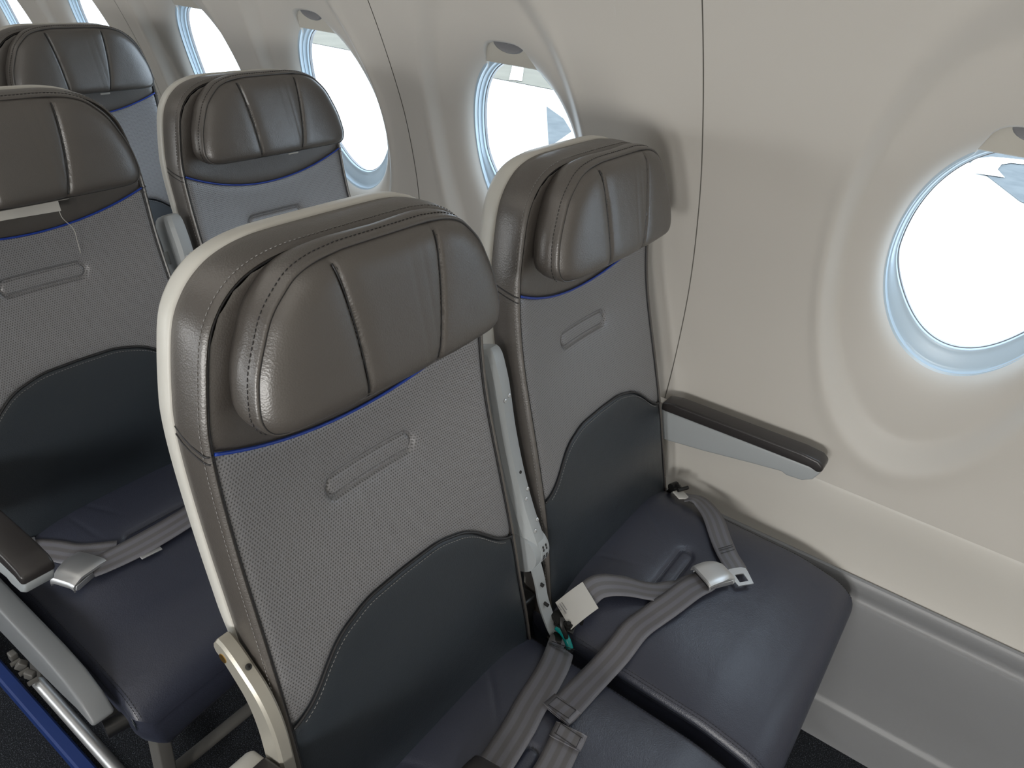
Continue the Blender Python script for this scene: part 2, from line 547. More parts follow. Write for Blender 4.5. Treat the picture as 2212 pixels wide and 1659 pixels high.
# windows
def window(yc, idx):
    root = tag(empty('window_%d' % idx, (0, 0, 0)), kind='structure')
    b = B()
    rows = []
    for dp, g, dn in ((0.020, -0.004, 0), (0.022, 0.0025, 0), (0.027, 0.003, 0), (0.030, 0.0036, 0.002), (0.0305, 0.0055, 0.005), (0.033, 0.006, 0.014), (0.036, 0.007, 0.024), (0.0385, 0.0085, 0.030), (0.0388, 0.0100, 0.033), (0.040, 0.0105, 0.034), (0.045, 0.0108, 0.035)):
        row = []
        for t, rr in zip(ths, rim):
            e = 1 / math.sqrt((math.cos(t) / RY) ** 2 + (math.sin(t) / RZ) ** 2)
            k = (rr if g < 0.0035 else e) - g - dn * max(0, -math.sin(t)) ** 1.6
            y, z = yc + k * math.cos(t), ZC + k * math.sin(t)
            row.append((prof(z) + 0.028 + dp, y, z))
        rows.append(row)
    b.grid(rows, closev=True, flip=True)
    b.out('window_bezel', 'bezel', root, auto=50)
    # dark seal and pane
    b = B()
    rows = []
    for dp, g in ((0.0725, 0.010), (0.0725, 0.0125), (0.080, 0.0125)):
        row = []
        for t in ths:
            e = 1 / math.sqrt((math.cos(t) / RY) ** 2 + (math.sin(t) / RZ) ** 2) - g - 0.035 * max(0, -math.sin(t)) ** 1.6
            row.append((prof(ZC + e * math.sin(t)) + dp, yc + e * math.cos(t), ZC + e * math.sin(t)))
        rows.append(row)
    b.grid(rows, closev=True, flip=True)
    b.out('window_seal', 'grip', root)
    b = B()
    rows = []
    for g in np.linspace(0.03, 0.95, 6):
        rows.append([(prof(ZC + e * (1 - g) * math.sin(t)) + 0.078, yc + e * (1 - g) * math.cos(t) * 0.96, ZC + e * (1 - g) * 0.97 * math.sin(t))
                     for t in ths for e in [1 / math.sqrt((math.cos(t) / RY) ** 2 + (math.sin(t) / RZ) ** 2)]])
    b.grid(rows, closev=True)
    b.out('window_pane', 'glass', root)
    # raised shade: only its bottom edge with the finger grip shows in the notch
    b = B()
    P = []
    for z in np.linspace(1.238, 1.33, 10):
        P.append([(prof(z) + 0.046, yc + u, z) for u in np.linspace(-0.115, 0.115, 24)])
    b.grid(P, flip=True)
    Q = [[(prof(1.238) + d, yc + u, 1.238 - 0.0015 * (i == 1)) for u in np.linspace(-0.115, 0.115, 24)] for i, d in enumerate((0.046, 0.048, 0.052))]
    b.grid(Q)
    sh = b.out('window_shade', 'shade', root)
    b = B()
    n = 28
    rows = []
    for k, (g, dp) in enumerate(((1.0, 0.0490), (0.97, 0.0465), (0.90, 0.0455), (0.82, 0.0462), (0.5, 0.0472), (0.03, 0.0475))):
        row = []
        for i in range(n):
            a = 2 * math.pi * i / n
            z = 1.277 + 0.0185 * g * math.sin(a)
            row.append((prof(z) + dp - 0.003, yc - 0.004 + 0.036 * g * math.cos(a), z))
        rows.append(row)
    b.grid(rows, closev=True)
    b.out('shade_grip', 'grip', sh)
    return root
for i, y in enumerate(WINY):
    window(y, i + 1)

# outside: apron, asphalt and dry grass, seen through the panes
def ground(name, poly, z, m):
    mesh_o = mesh(name, [(x, y, z) for x, y in poly], [tuple(range(len(poly)))], m, smooth=False)
    return tag(mesh_o, kind='structure')
ground('floor_outside', [(0.9, -60), (90, -60), (90, 120), (0.9, 120)], -2.4, 'apron')
ground('floor_outside_asphalt', [(26.5, 2.95), (18.65, -0.29), (12.0, -5.4), (12.0, -40), (80, -40), (80, 2.95)], -2.38, 'asphalt')
ground('floor_outside_grass', [(21.0, 9.0), (21.0, 30.0), (80, 30), (80, 9.0)], -2.38, 'drygrass')
ground('floor_outside_wedge', [(14.03, 8.78), (18.3, 11.7), (17.2, 10.4), (16.0, 9.4)], -2.38, 'asphalt')
def pline(name, pts, wd, z, m='paint'):
    V = []
    for i, p in enumerate(pts):
        a = pts[max(i - 1, 0)]
        c = pts[min(i + 1, len(pts) - 1)]
        t = Vector((c[0] - a[0], c[1] - a[1])).normalized()
        V += [(p[0] - t.y * wd, p[1] + t.x * wd, z), (p[0] + t.y * wd, p[1] - t.x * wd, z)]
    F = [(2 * i, 2 * i + 1, 2 * i + 3, 2 * i + 2) for i in range(len(pts) - 1)]
    return tag(mesh(name, V, F, m, smooth=False), kind='structure')
pline('floor_outside_marking', [(20.7, 0.50), (21.6, 0.75), (22.5, 0.74), (23.1, 0.5), (23.4, 0.0), (23.5, -0.8), (23.5, -3)], 0.32, -2.36)
pline('floor_outside_marking', [(21.2, 14.9), (30, 20.9)], 0.22, -2.36)
# ------------------------------------------------------------------ seat surface
SZ = [0.36, 0.42, 0.50, 0.60, 0.673, 0.80, 0.88, 0.95, 1.004, 1.10, 1.16, 1.2]
SY = [-0.050, -0.040, -0.022, 0.000, 0.018, 0.055, 0.080, 0.096, 0.104, 0.113, 0.120, 0.124]
_sz = np.linspace(0.36, 1.2, 200)
_sy = np.interp(_sz, SZ, SY)
_sy = np.convolve(np.pad(_sy, 20, mode='reflect', reflect_type='odd'), _k, mode='valid')
def S(x, z):
    x = np.asarray(x, float)
    z = np.asarray(z, float)
    e = np.clip(1 - (x / 0.21) ** 2, 0, 1)
    y = np.interp(z, _sz, _sy) + 0.024 * e * np.exp(-((z - 0.90) / 0.16) ** 2)
    y -= 0.016 * e * np.exp(-((z - 0.60) / 0.09) ** 2)
    return y
def blue_z(x):
    return 0.958 + 0.047 * np.abs(x / 0.203) ** 2
DX = [0, 0.066, 0.114, 0.140, 0.165, 0.185, 0.212]
DZ = [0.745, 0.742, 0.730, 0.714, 0.691, 0.678, 0.669]
def dome_z(x):
    ax = np.abs(x)
    return sum(np.interp(ax + d, [-0.05] + DX[1:], [0.744] + DZ[1:]) for d in (-0.012, -0.006, 0, 0.006, 0.012)) / 5
CZ = [0.36, 0.50, 0.60, 0.75, 0.90, 1.005, 1.05, 1.108, 1.135, 1.152, 1.162, 1.168, 1.170]
CX = [0.222, 0.218, 0.210, 0.205, 0.202, 0.201, 0.196, 0.183, 0.168, 0.149, 0.128, 0.10, 0.06]
def wid(z):
    return np.interp(z, CZ, CX)

def front_panel(name, zlo, zhi, m, parent, nx=110, nz=90, slot=False, groove=(1, 1)):
    us = np.linspace(-1, 1, nx)
    us = np.sign(us) * (1 - (1 - np.abs(us)) ** 1.15)
    if slot:
        us = np.unique(np.round(np.concatenate([us, np.linspace(-0.40, 0.40, 90)]), 4))
    vs = 0.5 - 0.5 * np.cos(np.linspace(0, math.pi, nz))
    if slot:
        vs = np.unique(np.round(np.concatenate([vs, np.linspace(0.52, 0.84, 70)]), 4))
    P = []
    for v in vs:
        row = []
        for u in us:
            z = zlo(u * 0.205) + (zhi(u * 0.205) - zlo(u * 0.205)) * v
            x = u * wid(z)
            z0, z1 = zlo(x), zhi(x)
            z = z0 + (z1 - z0) * v
            row.append((x, z, z - z0, z1 - z, wid(z) - abs(x)))
        P.append(row)
    P = np.array(P)
    x, z = P[..., 0], P[..., 1]
    y = S(x, z)
    y = y + 0.0045 * np.exp(-P[..., 4] / 0.006) * 1.0
    if groove[0]:
        y = y + 0.0040 * groove[0] * np.exp(-np.abs(P[..., 2]) / 0.006)
    if groove[1]:
        y = y + 0.0040 * groove[1] * np.exp(-np.abs(P[..., 3]) / 0.006)
    if slot:
        # embossed oblong with a stitched rim
        dx = np.maximum(np.abs(x) - 0.058, 0)
        d = np.sqrt(dx ** 2 + (z - 0.881) ** 2) - 0.0125
        y = y + 0.0040 * np.exp(-(d / 0.0032) ** 2) + 0.0010 * (d < 0)
        y = y + 0.0026 * np.exp(-np.maximum(d, 0) / 0.012)
    b = B()
    b.grid(np.stack([x, y, z], -1))
    return b.out(name, m, parent, auto=None)

def add_front_stitch(b, xs, zs, off=0.0):
    P = [(x, float(S(x, z)) - 0.0006 + off, z) for x, z in zip(xs, zs)]
    stitches(b, P, (0, -1, 0))

def seam_path(n=200, dz=0.0):
    zs = list(CZ)
    left = [(-CX[i], CZ[i]) for i in range(len(CZ))]
    right = [(CX[i], CZ[i]) for i in range(len(CZ))][::-1]
    return resample(spline(left + right, 600), 0.006)

def outward(P):
    t = np.gradient(P, axis=0)
    t /= np.linalg.norm(t, axis=1)[:, None]
    n = np.stack([-t[:, 1], t[:, 0]], 1)
    return n

def loft_contour(name, sect, m, parent, zmin=0.36, base=None, cap=False):
    """section points (outward, depth) swept along the seam contour of the backrest"""
    P = seam_path()
    P = P[P[:, 1] >= zmin - 1e-6]
    n = outward(P)
    rows = []
    for o, dp in sect:
        rows.append([(p[0] + o * q[0], float(S(p[0], p[1])) + dp, p[1] + o * q[1]) for p, q in zip(P, n)])
    b = B()
    b.grid(rows)
    return b.out(name, m, parent, auto=60)

HZ = [1.0295, 1.0305, 1.034, 1.042, 1.056, 1.088, 1.118, 1.140, 1.158, 1.168, 1.175, 1.1785, 1.180]
HX = [0.146, 0.158, 0.168, 0.1745, 0.1765, 0.1705, 0.1575, 0.145, 0.127, 0.113, 0.093, 0.070, 0.045]
def head_outline(n=240):
    L = [(-HX[i], HZ[i]) for i in range(len(HZ))]
    Rr = [(HX[i], HZ[i]) for i in range(len(HZ))][::-1]
    P = np.array(L + Rr)
    P = np.vstack([spline(P, 500), [P[0]]])
    P = resample(P, 0.0045)[:-1]
    return P
HC = np.array([0.0, 1.104])
def head_face_y(x, z):
    return 0.051 + (z - 1.03) * 0.20 + 0.10 * np.abs(x / 0.19) ** 4 * 0.02

def hseam(sg, zt):
    zt = min(max(zt, 0), 1)
    return sg * (0.050 + 0.020 * zt ** 0.8) - 0.010 + 0.005 * math.sin(math.pi * zt)

def make_headrest(parent):
    P = head_outline()
    ang = np.arctan2(P[:, 1] - HC[1], P[:, 0] - HC[0])
    rad = np.hypot(P[:, 0] - HC[0], P[:, 1] - HC[1])
    o = np.argsort(ang)
    ang, rad = ang[o], rad[o]
    A = np.r_[ang - 2 * math.pi, ang, ang + 2 * math.pi]
    Q = np.r_[rad, rad, rad]
    a, h = 1.0, 0.42
    N, K = 120, 60
    V = np.zeros((K, N, 3))
    us = np.linspace(-1, 1, N)
    vs = np.linspace(-1, 1, K)
    for j, v in enumerate(vs):
        for i, u in enumerate(us):
            m_ = max(abs(u), abs(v))
            th = math.atan2(v * h, u * a)
            # radius of the outline in that direction, scaled by how far out the square point lies
            rr = np.interp(th, A, Q) * m_
            x, z = HC[0] + rr * math.cos(th), HC[1] + rr * math.sin(th)
            zt = (z - 1.028) / 0.15
            y = float(head_face_y(x, z))
            y -= 0.010 * (1 - m_ ** 9) + 0.009 * (1 - (x / 0.187) ** 2)   # puffed face
            y += 0.006 * math.exp(-(1 - m_) / 0.03)
            s = 0.050 + 0.022 * np.clip(zt, 0, 1) ** 0.8    # two bowed seams
            for sg in (-1, 1):
                d = abs(x - hseam(sg, zt))
                y += 0.0050 * math.exp(-(d / 0.0026) ** 2) * (1 - m_ ** 12) + 0.0026 * math.exp(-(d / 0.013) ** 2)
            # a few soft creases in the middle panel
            for cx, wd, dp in ((0.030, 0.0022, 0.0007), (0.012, 0.003, 0.0005)):
                xx = cx + 0.012 * (1 - zt)
                y += dp * math.exp(-((x - xx) / wd) ** 2) * (1 - m_ ** 6)
            V[j, i] = (x, y, z)
    b = B()
    b.grid(V)
    head = b.out('headrest', 'leather', parent, auto=None)
    # boundary loop of the face, then the side band going back
    n = np.gradient(P, axis=0)
    n = np.gradient(np.vstack([P[-1:], P, P[:1]]), axis=0)[1:-1]
    n /= np.linalg.norm(n, axis=1)[:, None]
    nn = np.stack([-n[:, 1], n[:, 0]], 1)
    def hy(p):
        return float(head_face_y(p[0], p[1])) - 0.009 * (1 - (p[0] / 0.187) ** 2)
    rows = []
    for g, dp in ((-0.003, 0.0045), (0.0, 0.001), (0.0035, 0.0), (0.0065, 0.004), (0.0075, 0.010), (0.0075, 0.0125), (0.0095, 0.0145), (0.010, 0.024), (0.007, 0.034), (-0.001, 0.045), (-0.016, 0.053), (-0.05, 0.056)):
        row = []
        for p, q in zip(P, nn):
            k = 0.55 if p[1] > 1.05 else 0.15 + 0.40 * max(0, (p[1] - 1.02) / 0.03)
            gg = g * k if g > 0 else g
            x, z = p[0] + gg * q[0], p[1] + gg * q[1]
            dpp = dp * (0.75 + 0.25 * min(1, abs(p[0]) / 0.15)) if dp > 0.02 else dp
            row.append((x, hy(p) + 0.004 + dpp, z))
        rows.append(row)
    rows.append([(r[0] * 0.1, r[1], HC[1] + (r[2] - HC[1]) * 0.1) for r in rows[-1]])
    b = B()
    b.grid(rows, closev=True, flip=True)
    b.out('headrest_side_band', 'leather', head, auto=None)
    b = B()
    ring = [(p[0] - 0.0005 * q[0], hy(p) + 0.0055, p[1]) for p, q in zip(P, nn)]
    b.tube(ring + ring[:1], 0.0009, 6, cap=False)
    b.out('headrest_piping', 'cord', head, auto=None)
    b = B()
    st = [(p[0] + 0.0046 * q[0], hy(p) + 0.0155, p[1] + 0.0046 * q[1]) for p, q in zip(P, nn) if p[1] > 1.032]
    stitches(b, st, (0, -0.3, 0), step=0.0056, ln=0.0036, r=0.0006)
    for sg in (-1, 1):
        b.mark()
        pts = []
        for zt in np.linspace(0.06, 0.96, 60):
            z = 1.028 + 0.15 * zt
            x = hseam(sg, zt)
            m_ = abs(z - HC[1]) / 0.076
            pts.append((x + 0.0028, float(head_face_y(x, z)) - 0.010 * (1 - min(1, m_) ** 9) - 0.009 * (1 - (x / 0.187) ** 2) + 0.0055, z))
        b.tube([(p[0] - 0.0028, p[1] + 0.0004, p[2]) for p in pts], 0.0011, 6)
        stitches(b, pts, (0, -1, 0), r=0.0005)
    b.out('headrest_stitching', 'cord', head, auto=None)
    return head

# cushion
def cushion_outline(g, n=132):
    """rounded plan outline shrunk by g, as (x, y)"""
    x1, y0, y1, r = 0.241 - g, -0.440 + g, 0.010 - g, max(0.026 - g, 0.004)
    pts = []
    for cx, cy, a0 in ((x1 - r, y1 - r, 0), (-x1 + r, y1 - r, 90), (-x1 + r, y0 + r, 180), (x1 - r, y0 + r, 270)):
        for k in range(9):
            a = R(a0 + k * 90 / 8)
            pts.append((cx + r * math.cos(a), cy + r * math.sin(a)))
    pts.append(pts[0])
    return resample(np.array(pts), 0.003)
def ctop(x, y):
    e = 1 - np.clip(np.abs(x / 0.24), 0, 1) ** 3.4
    back = sm(-0.34, -0.02, y)
    return 0.447 + 0.014 * e + 0.036 * e * back - 0.020 * sm(-0.30, -0.440, y) + 0.002 * back

def csurf(x, y):
    """height of the cushion top including its rounded edges and the embossed oblong"""
    dx = 0.241 - np.abs(x)
    df = y + 0.440
    db = 0.010 - y
    d = np.minimum(dx, db)
    z = ctop(x, y)
    rr = 0.015
    z = z - (rr - np.sqrt(np.maximum(rr ** 2 - np.maximum(rr - d, 0) ** 2, 0))) * (d < rr)
    rf = 0.055
    z = z - 0.85 * (rf - np.sqrt(np.maximum(rf ** 2 - np.maximum(rf - df, 0) ** 2, 0))) * (df < rf)
    ds = np.sqrt(np.maximum(np.abs(x + 0.01) - 0.055, 0) ** 2 + (y + 0.152) ** 2) - 0.0125
    z = z - 0.0040 * np.exp(-(ds / 0.0034) ** 2) - 0.0035 * np.exp(-np.maximum(ds, 0) / 0.010)
    return z

def make_cushion(parent):
    out = cushion_outline(0.0)
    C = np.array([0.0, -0.215])
    ang = np.arctan2(out[:-1, 1] - C[1], out[:-1, 0] - C[0])
    rad = np.hypot(out[:-1, 0] - C[0], out[:-1, 1] - C[1])
    o = np.argsort(ang)
    A = np.r_[ang[o] - 2 * math.pi, ang[o], ang[o] + 2 * math.pi]
    Q = np.r_[rad[o], rad[o], rad[o]]
    hx, hy = 0.241, 0.225
    N = 150
    us = np.linspace(-1, 1, N)
    us = np.sign(us) * (1 - (1 - np.abs(us)) ** 1.25)
    V = np.zeros((N, N, 3))
    for j, v in enumerate(us):
        for i, u in enumerate(us):
            X, Y = u * hx, v * hy
            th = math.atan2(Y, X)
            m_ = max(abs(u), abs(v))
            # square -> rounded rectangle, only the corners move
            rs = min(hx / max(abs(math.cos(th)), 1e-9), hy / max(abs(math.sin(th)), 1e-9))
            k = 1 + (np.interp(th, A, Q) / rs - 1) * m_ ** 6
            V[j, i] = (C[0] + X * k, C[1] + Y * k, 0)
    V[..., 2] = csurf(V[..., 0], V[..., 1])
    # faint radiating creases near the back
    for a0, x0, y0 in ((0.5, -0.11, -0.07), (0.8, -0.07, -0.05), (-0.4, 0.08, -0.06)):
        cx, cy = math.cos(a0 + 1.2), math.sin(a0 + 1.2)
        dd = (V[..., 0] - x0) * cy - (V[..., 1] - y0) * cx
        ll = (V[..., 0] - x0) * cx + (V[..., 1] - y0) * cy
        V[..., 2] -= 0.0012 * np.exp(-(dd / 0.004) ** 2 - (ll / 0.045) ** 2)
    b = B()
    b.grid(V)
    seat = b.out('seat_cushion', 'cush', parent, auto=None)
    # side band: from the top edge down
    ring = [V[0, i] for i in range(N)] + [V[j, N - 1] for j in range(1, N)] + [V[N - 1, i] for i in range(N - 2, -1, -1)] + [V[j, 0] for j in range(N - 2, 0, -1)]
    ring = np.array(ring)
    rows = []
    for g, dz in ((0.0, 0.0), (-0.001, -0.003), (0.0, -0.008), (0.0, -0.025), (-0.006, -0.05), (-0.014, -0.070), (-0.024, -0.085), (-0.045, -0.090)):
        row = []
        for p in ring:
            d = np.array([p[0], (p[1] - C[1])])
            d = d / np.linalg.norm(d)
            zt = p[2] + dz
            row.append((p[0] + g * d[0], p[1] + g * d[1], zt))
        rows.append(row)
    b = B()
    b.grid(rows, closev=True, flip=True)
    b.out('cushion_side_band', 'cush', seat, auto=None)
    b = B()
    for sg in (-1, 1):
        for off, r in ((0.0, 0.0011), (-0.009, 0.0009)):
            b.mark().tube([(sg * 0.2395, y, float(csurf(0.2405, y)) + off) for y in np.linspace(-0.43, -0.03, 50)], r, 6)
    b.out('cushion_piping', 'dark', seat, auto=None)
    b = B()
    for sg in (-1, 1):
        for off in (0.0055, 0.0095):
            b.mark()
            stitches(b, [(sg * (0.2395 - off), y, float(csurf(0.2395 - off, y)) + 0.0005) for y in np.linspace(-0.43, -0.03, 80)], (0, 0, 1), r=0.0004)
    b.mark()
    t = np.linspace(0, 2 * math.pi, 90)
    pts = []
    for a in t:
        x = -0.01 + 0.055 * np.sign(math.cos(a)) + 0.0125 * math.cos(a)
        y = -0.152 + 0.0125 * math.sin(a)
        pts.append((x, y, float(csurf(x, y)) + 0.002))
    stitches(b, pts, (0, 0, 1), r=0.0004)
    b.out('cushion_stitching', 'cord', seat, auto=None)
    # pan under the cushion
    b = B()
    b.box((0, -0.21, 0.335), (0.44, 0.42, 0.02), bev=0.006)
    b.out('seat_pan', 'darkmetal', parent)
    return seat

BACKPARTS = []
def back_parts(root):
    L = []
    L.append(front_panel('lower_back_panel', lambda x: 0.36 + 0 * x, dome_z, 'dark', root, nx=90, nz=60, groove=(0, 1)))
    L.append(front_panel('perforated_back_panel', dome_z, blue_z, 'perf', root, nx=120, nz=130, slot=True))
    L.append(front_panel('upper_back_panel', blue_z, lambda x: 1.171 - 0.0 * x, 'leather', root, nx=80, nz=60, groove=(1, 0)))
    xs = np.linspace(-0.2, 0.2, 90)
    b = B()
    b.tube([(x, float(S(x, z)) + 0.0006, z) for x, z in zip(xs, blue_z(xs))], 0.0019, 8)
    L.append(b.out('blue_piping', 'blue', root, auto=None))
    b = B()
    xd = np.linspace(-0.206, 0.206, 140)
    b.tube([(x, float(S(x, z)) + 0.0006, z) for x, z in zip(xd, dome_z(xd))], 0.0019, 8)
    L.append(b.out('lumbar_piping', 'cord', root, auto=None))
    # side bolster and its cord
    L.append(loft_contour('side_bolster', [(-0.0005, 0.006), (0.0012, 0.0015), (0.0035, 0.0000), (0.0065, 0.0022), (0.0078, 0.0075), (0.0086, 0.014), (0.0092, 0.022), (0.0085, 0.036), (0.006, 0.050), (0.003, 0.056)], 'leather', root))
    P = seam_path()
    b = B()
    b.tube([(p[0], float(S(p[0], p[1])) + 0.0028, p[1]) for p in P], 0.0014, 6)
    L.append(b.out('outer_piping', 'cord', root, auto=None))
    b = B()
    n = outward(P)
    stitches(b, [(p[0] + 0.0080 * q[0], float(S(p[0], p[1])) + 0.0065, p[1] + 0.0080 * q[1]) for p, q in zip(P, n)], (0, -0.6, 0), step=0.0056, r=0.0006)
    xs2 = np.linspace(-0.19, 0.19, 120)
    b.mark()
    add_front_stitch(b, xs2, dome_z(xs2) - 0.006)
    b.mark()
    t = np.linspace(0, 2 * math.pi, 160)
    pts = []
    for a in t:
        x = 0.058 * np.sign(math.cos(a)) + 0.0128 * math.cos(a)
        z = 0.881 + 0.0128 * math.sin(a)
        pts.append((x, float(S(x, z)) + 0.0048, z))
    stitches(b, pts, (0, -1, 0), step=0.0048, ln=0.003, r=0.00045)
    b.out('back_stitching', 'thread', root, auto=None)
    L += b.made
    # short seams across the bolster beside the blue piping
    b = B()
    for sg in (-1, 1):
        b.mark()
        for dz, r, o in ((0.0, 0.0011, 0.0), (-0.008, 0.0009, 0.0)):
            pts = []
            for o_, dp in ((0.0015, 0.001), (0.0065, 0.002), (0.0082, 0.0075), (0.0092, 0.022), (0.0086, 0.036), (0.0063, 0.050)):
                z = 1.003 + dz + 0.02 * dp / 0.05 * 0.6
                pts.append((sg * (wid(z) + o_ + 0.0001), float(S(0.2, z)) + dp, z))
            b.tube(spline(pts, 14), r, 6)
    L.append(b.out('bolster_seam', 'cord', root, auto=None))
    # light plastic back shell
    def shell_section():
        return [(0.002, 0.050), (0.0068, 0.0505), (0.0085, 0.053), (0.0088, 0.058), (0.0075, 0.070), (0.002, 0.079), (-0.012, 0.084), (-0.05, 0.088)]
    P2 = seam_path()
    P2 = P2[P2[:, 1] >= 0.70]
    n2 = outward(P2)
    rows = []
    for o, dp in shell_section():
        row = []
        for p, q in zip(P2, n2):
            tp = sm(0.70, 0.80, p[1])
            row.append((p[0] + o * q[0], float(S(p[0], p[1])) + 0.046 + (dp - 0.046) * (0.35 + 0.65 * tp), p[1] + o * q[1]))
        rows.append(row)
    b = B()
    b.grid(rows)
    # closing sheet behind
    zs = np.linspace(0.72, 1.15, 30)
    b.grid([[(u * (wid(z) - 0.03), float(S(0.2, z)) + 0.089, z) for u in np.linspace(-1, 1, 12)] for z in zs], flip=True)
    L.append(b.out('back_shell', 'shell', root, auto=50))
    # rear of the lower back, dark
    b = B()
    zs = np.linspace(0.36, 0.80, 20)
    b.grid([[(u * (wid(z) + 0.002), float(S(0.2, z)) + 0.055, z) for u in np.linspace(-1, 1, 10)] for z in zs], flip=True)
    L.append(b.out('rear_cover', 'dark', root))
    L.append(make_headrest(root))
    # small pull tag under the headrest
    b = B()
    b.box((0.045, 0.078, 1.0245), (0.026, 0.002, 0.014), bev=0.0006)
    L.append(b.out('headrest_tag', 'felt', root))
    return L

def make_base(root):
    L = back_parts(root)
    make_cushion(root)
    # legs and cross tubes
    b = B()
    for x in (-0.195,):
        b.prism([(-0.40, 0.33), (-0.37, 0.33), (-0.35, 0.14), (-0.30, 0.02), (-0.30, 0.0), (-0.345, 0.0), (-0.385, 0.12)], x - 0.012, x + 0.012, 'x', bev=0.003)
        b.mark().prism([(-0.02, 0.33), (0.01, 0.33), (0.16, 0.02), (0.16, 0.0), (0.12, 0.0)], x - 0.012, x + 0.012, 'x', bev=0.003)
    b.out('seat_leg', 'leg', root)
    b = B()
    b.tube([(-0.24, -0.335, 0.10), (0.25, -0.335, 0.10)], 0.012, 14)
    b.out('baggage_bar', 'leg', root)
    b = B()
    b.tube([(-0.24, -0.30, 0.30), (0.25, -0.30, 0.30)], 0.022, 16)
    b.mark().tube([(-0.24, -0.02, 0.30), (0.25, -0.02, 0.30)], 0.022, 16)
    b.out('cross_tube', 'darkmetal', root)
    return L

def rivet(b, x, y, z, nx, r=0.0042):
    """flat dome with a socket on a surface facing nx"""
    nx = Vector(nx).normalized()
    a = nx.orthogonal().normalized()
    c = nx.cross(a)
    rows = []
    for g, h in ((1.0, 0.0), (0.95, 0.0012), (0.6, 0.0018), (0.38, 0.0018), (0.34, 0.0004), (0.02, 0.0004)):
        rows.append([tuple(Vector((x, y, z)) + nx * h + r * g * (a * math.cos(t) + c * math.sin(t))) for t in np.linspace(0, 2 * math.pi, 16, endpoint=False)])
    b.grid(rows, closev=True)

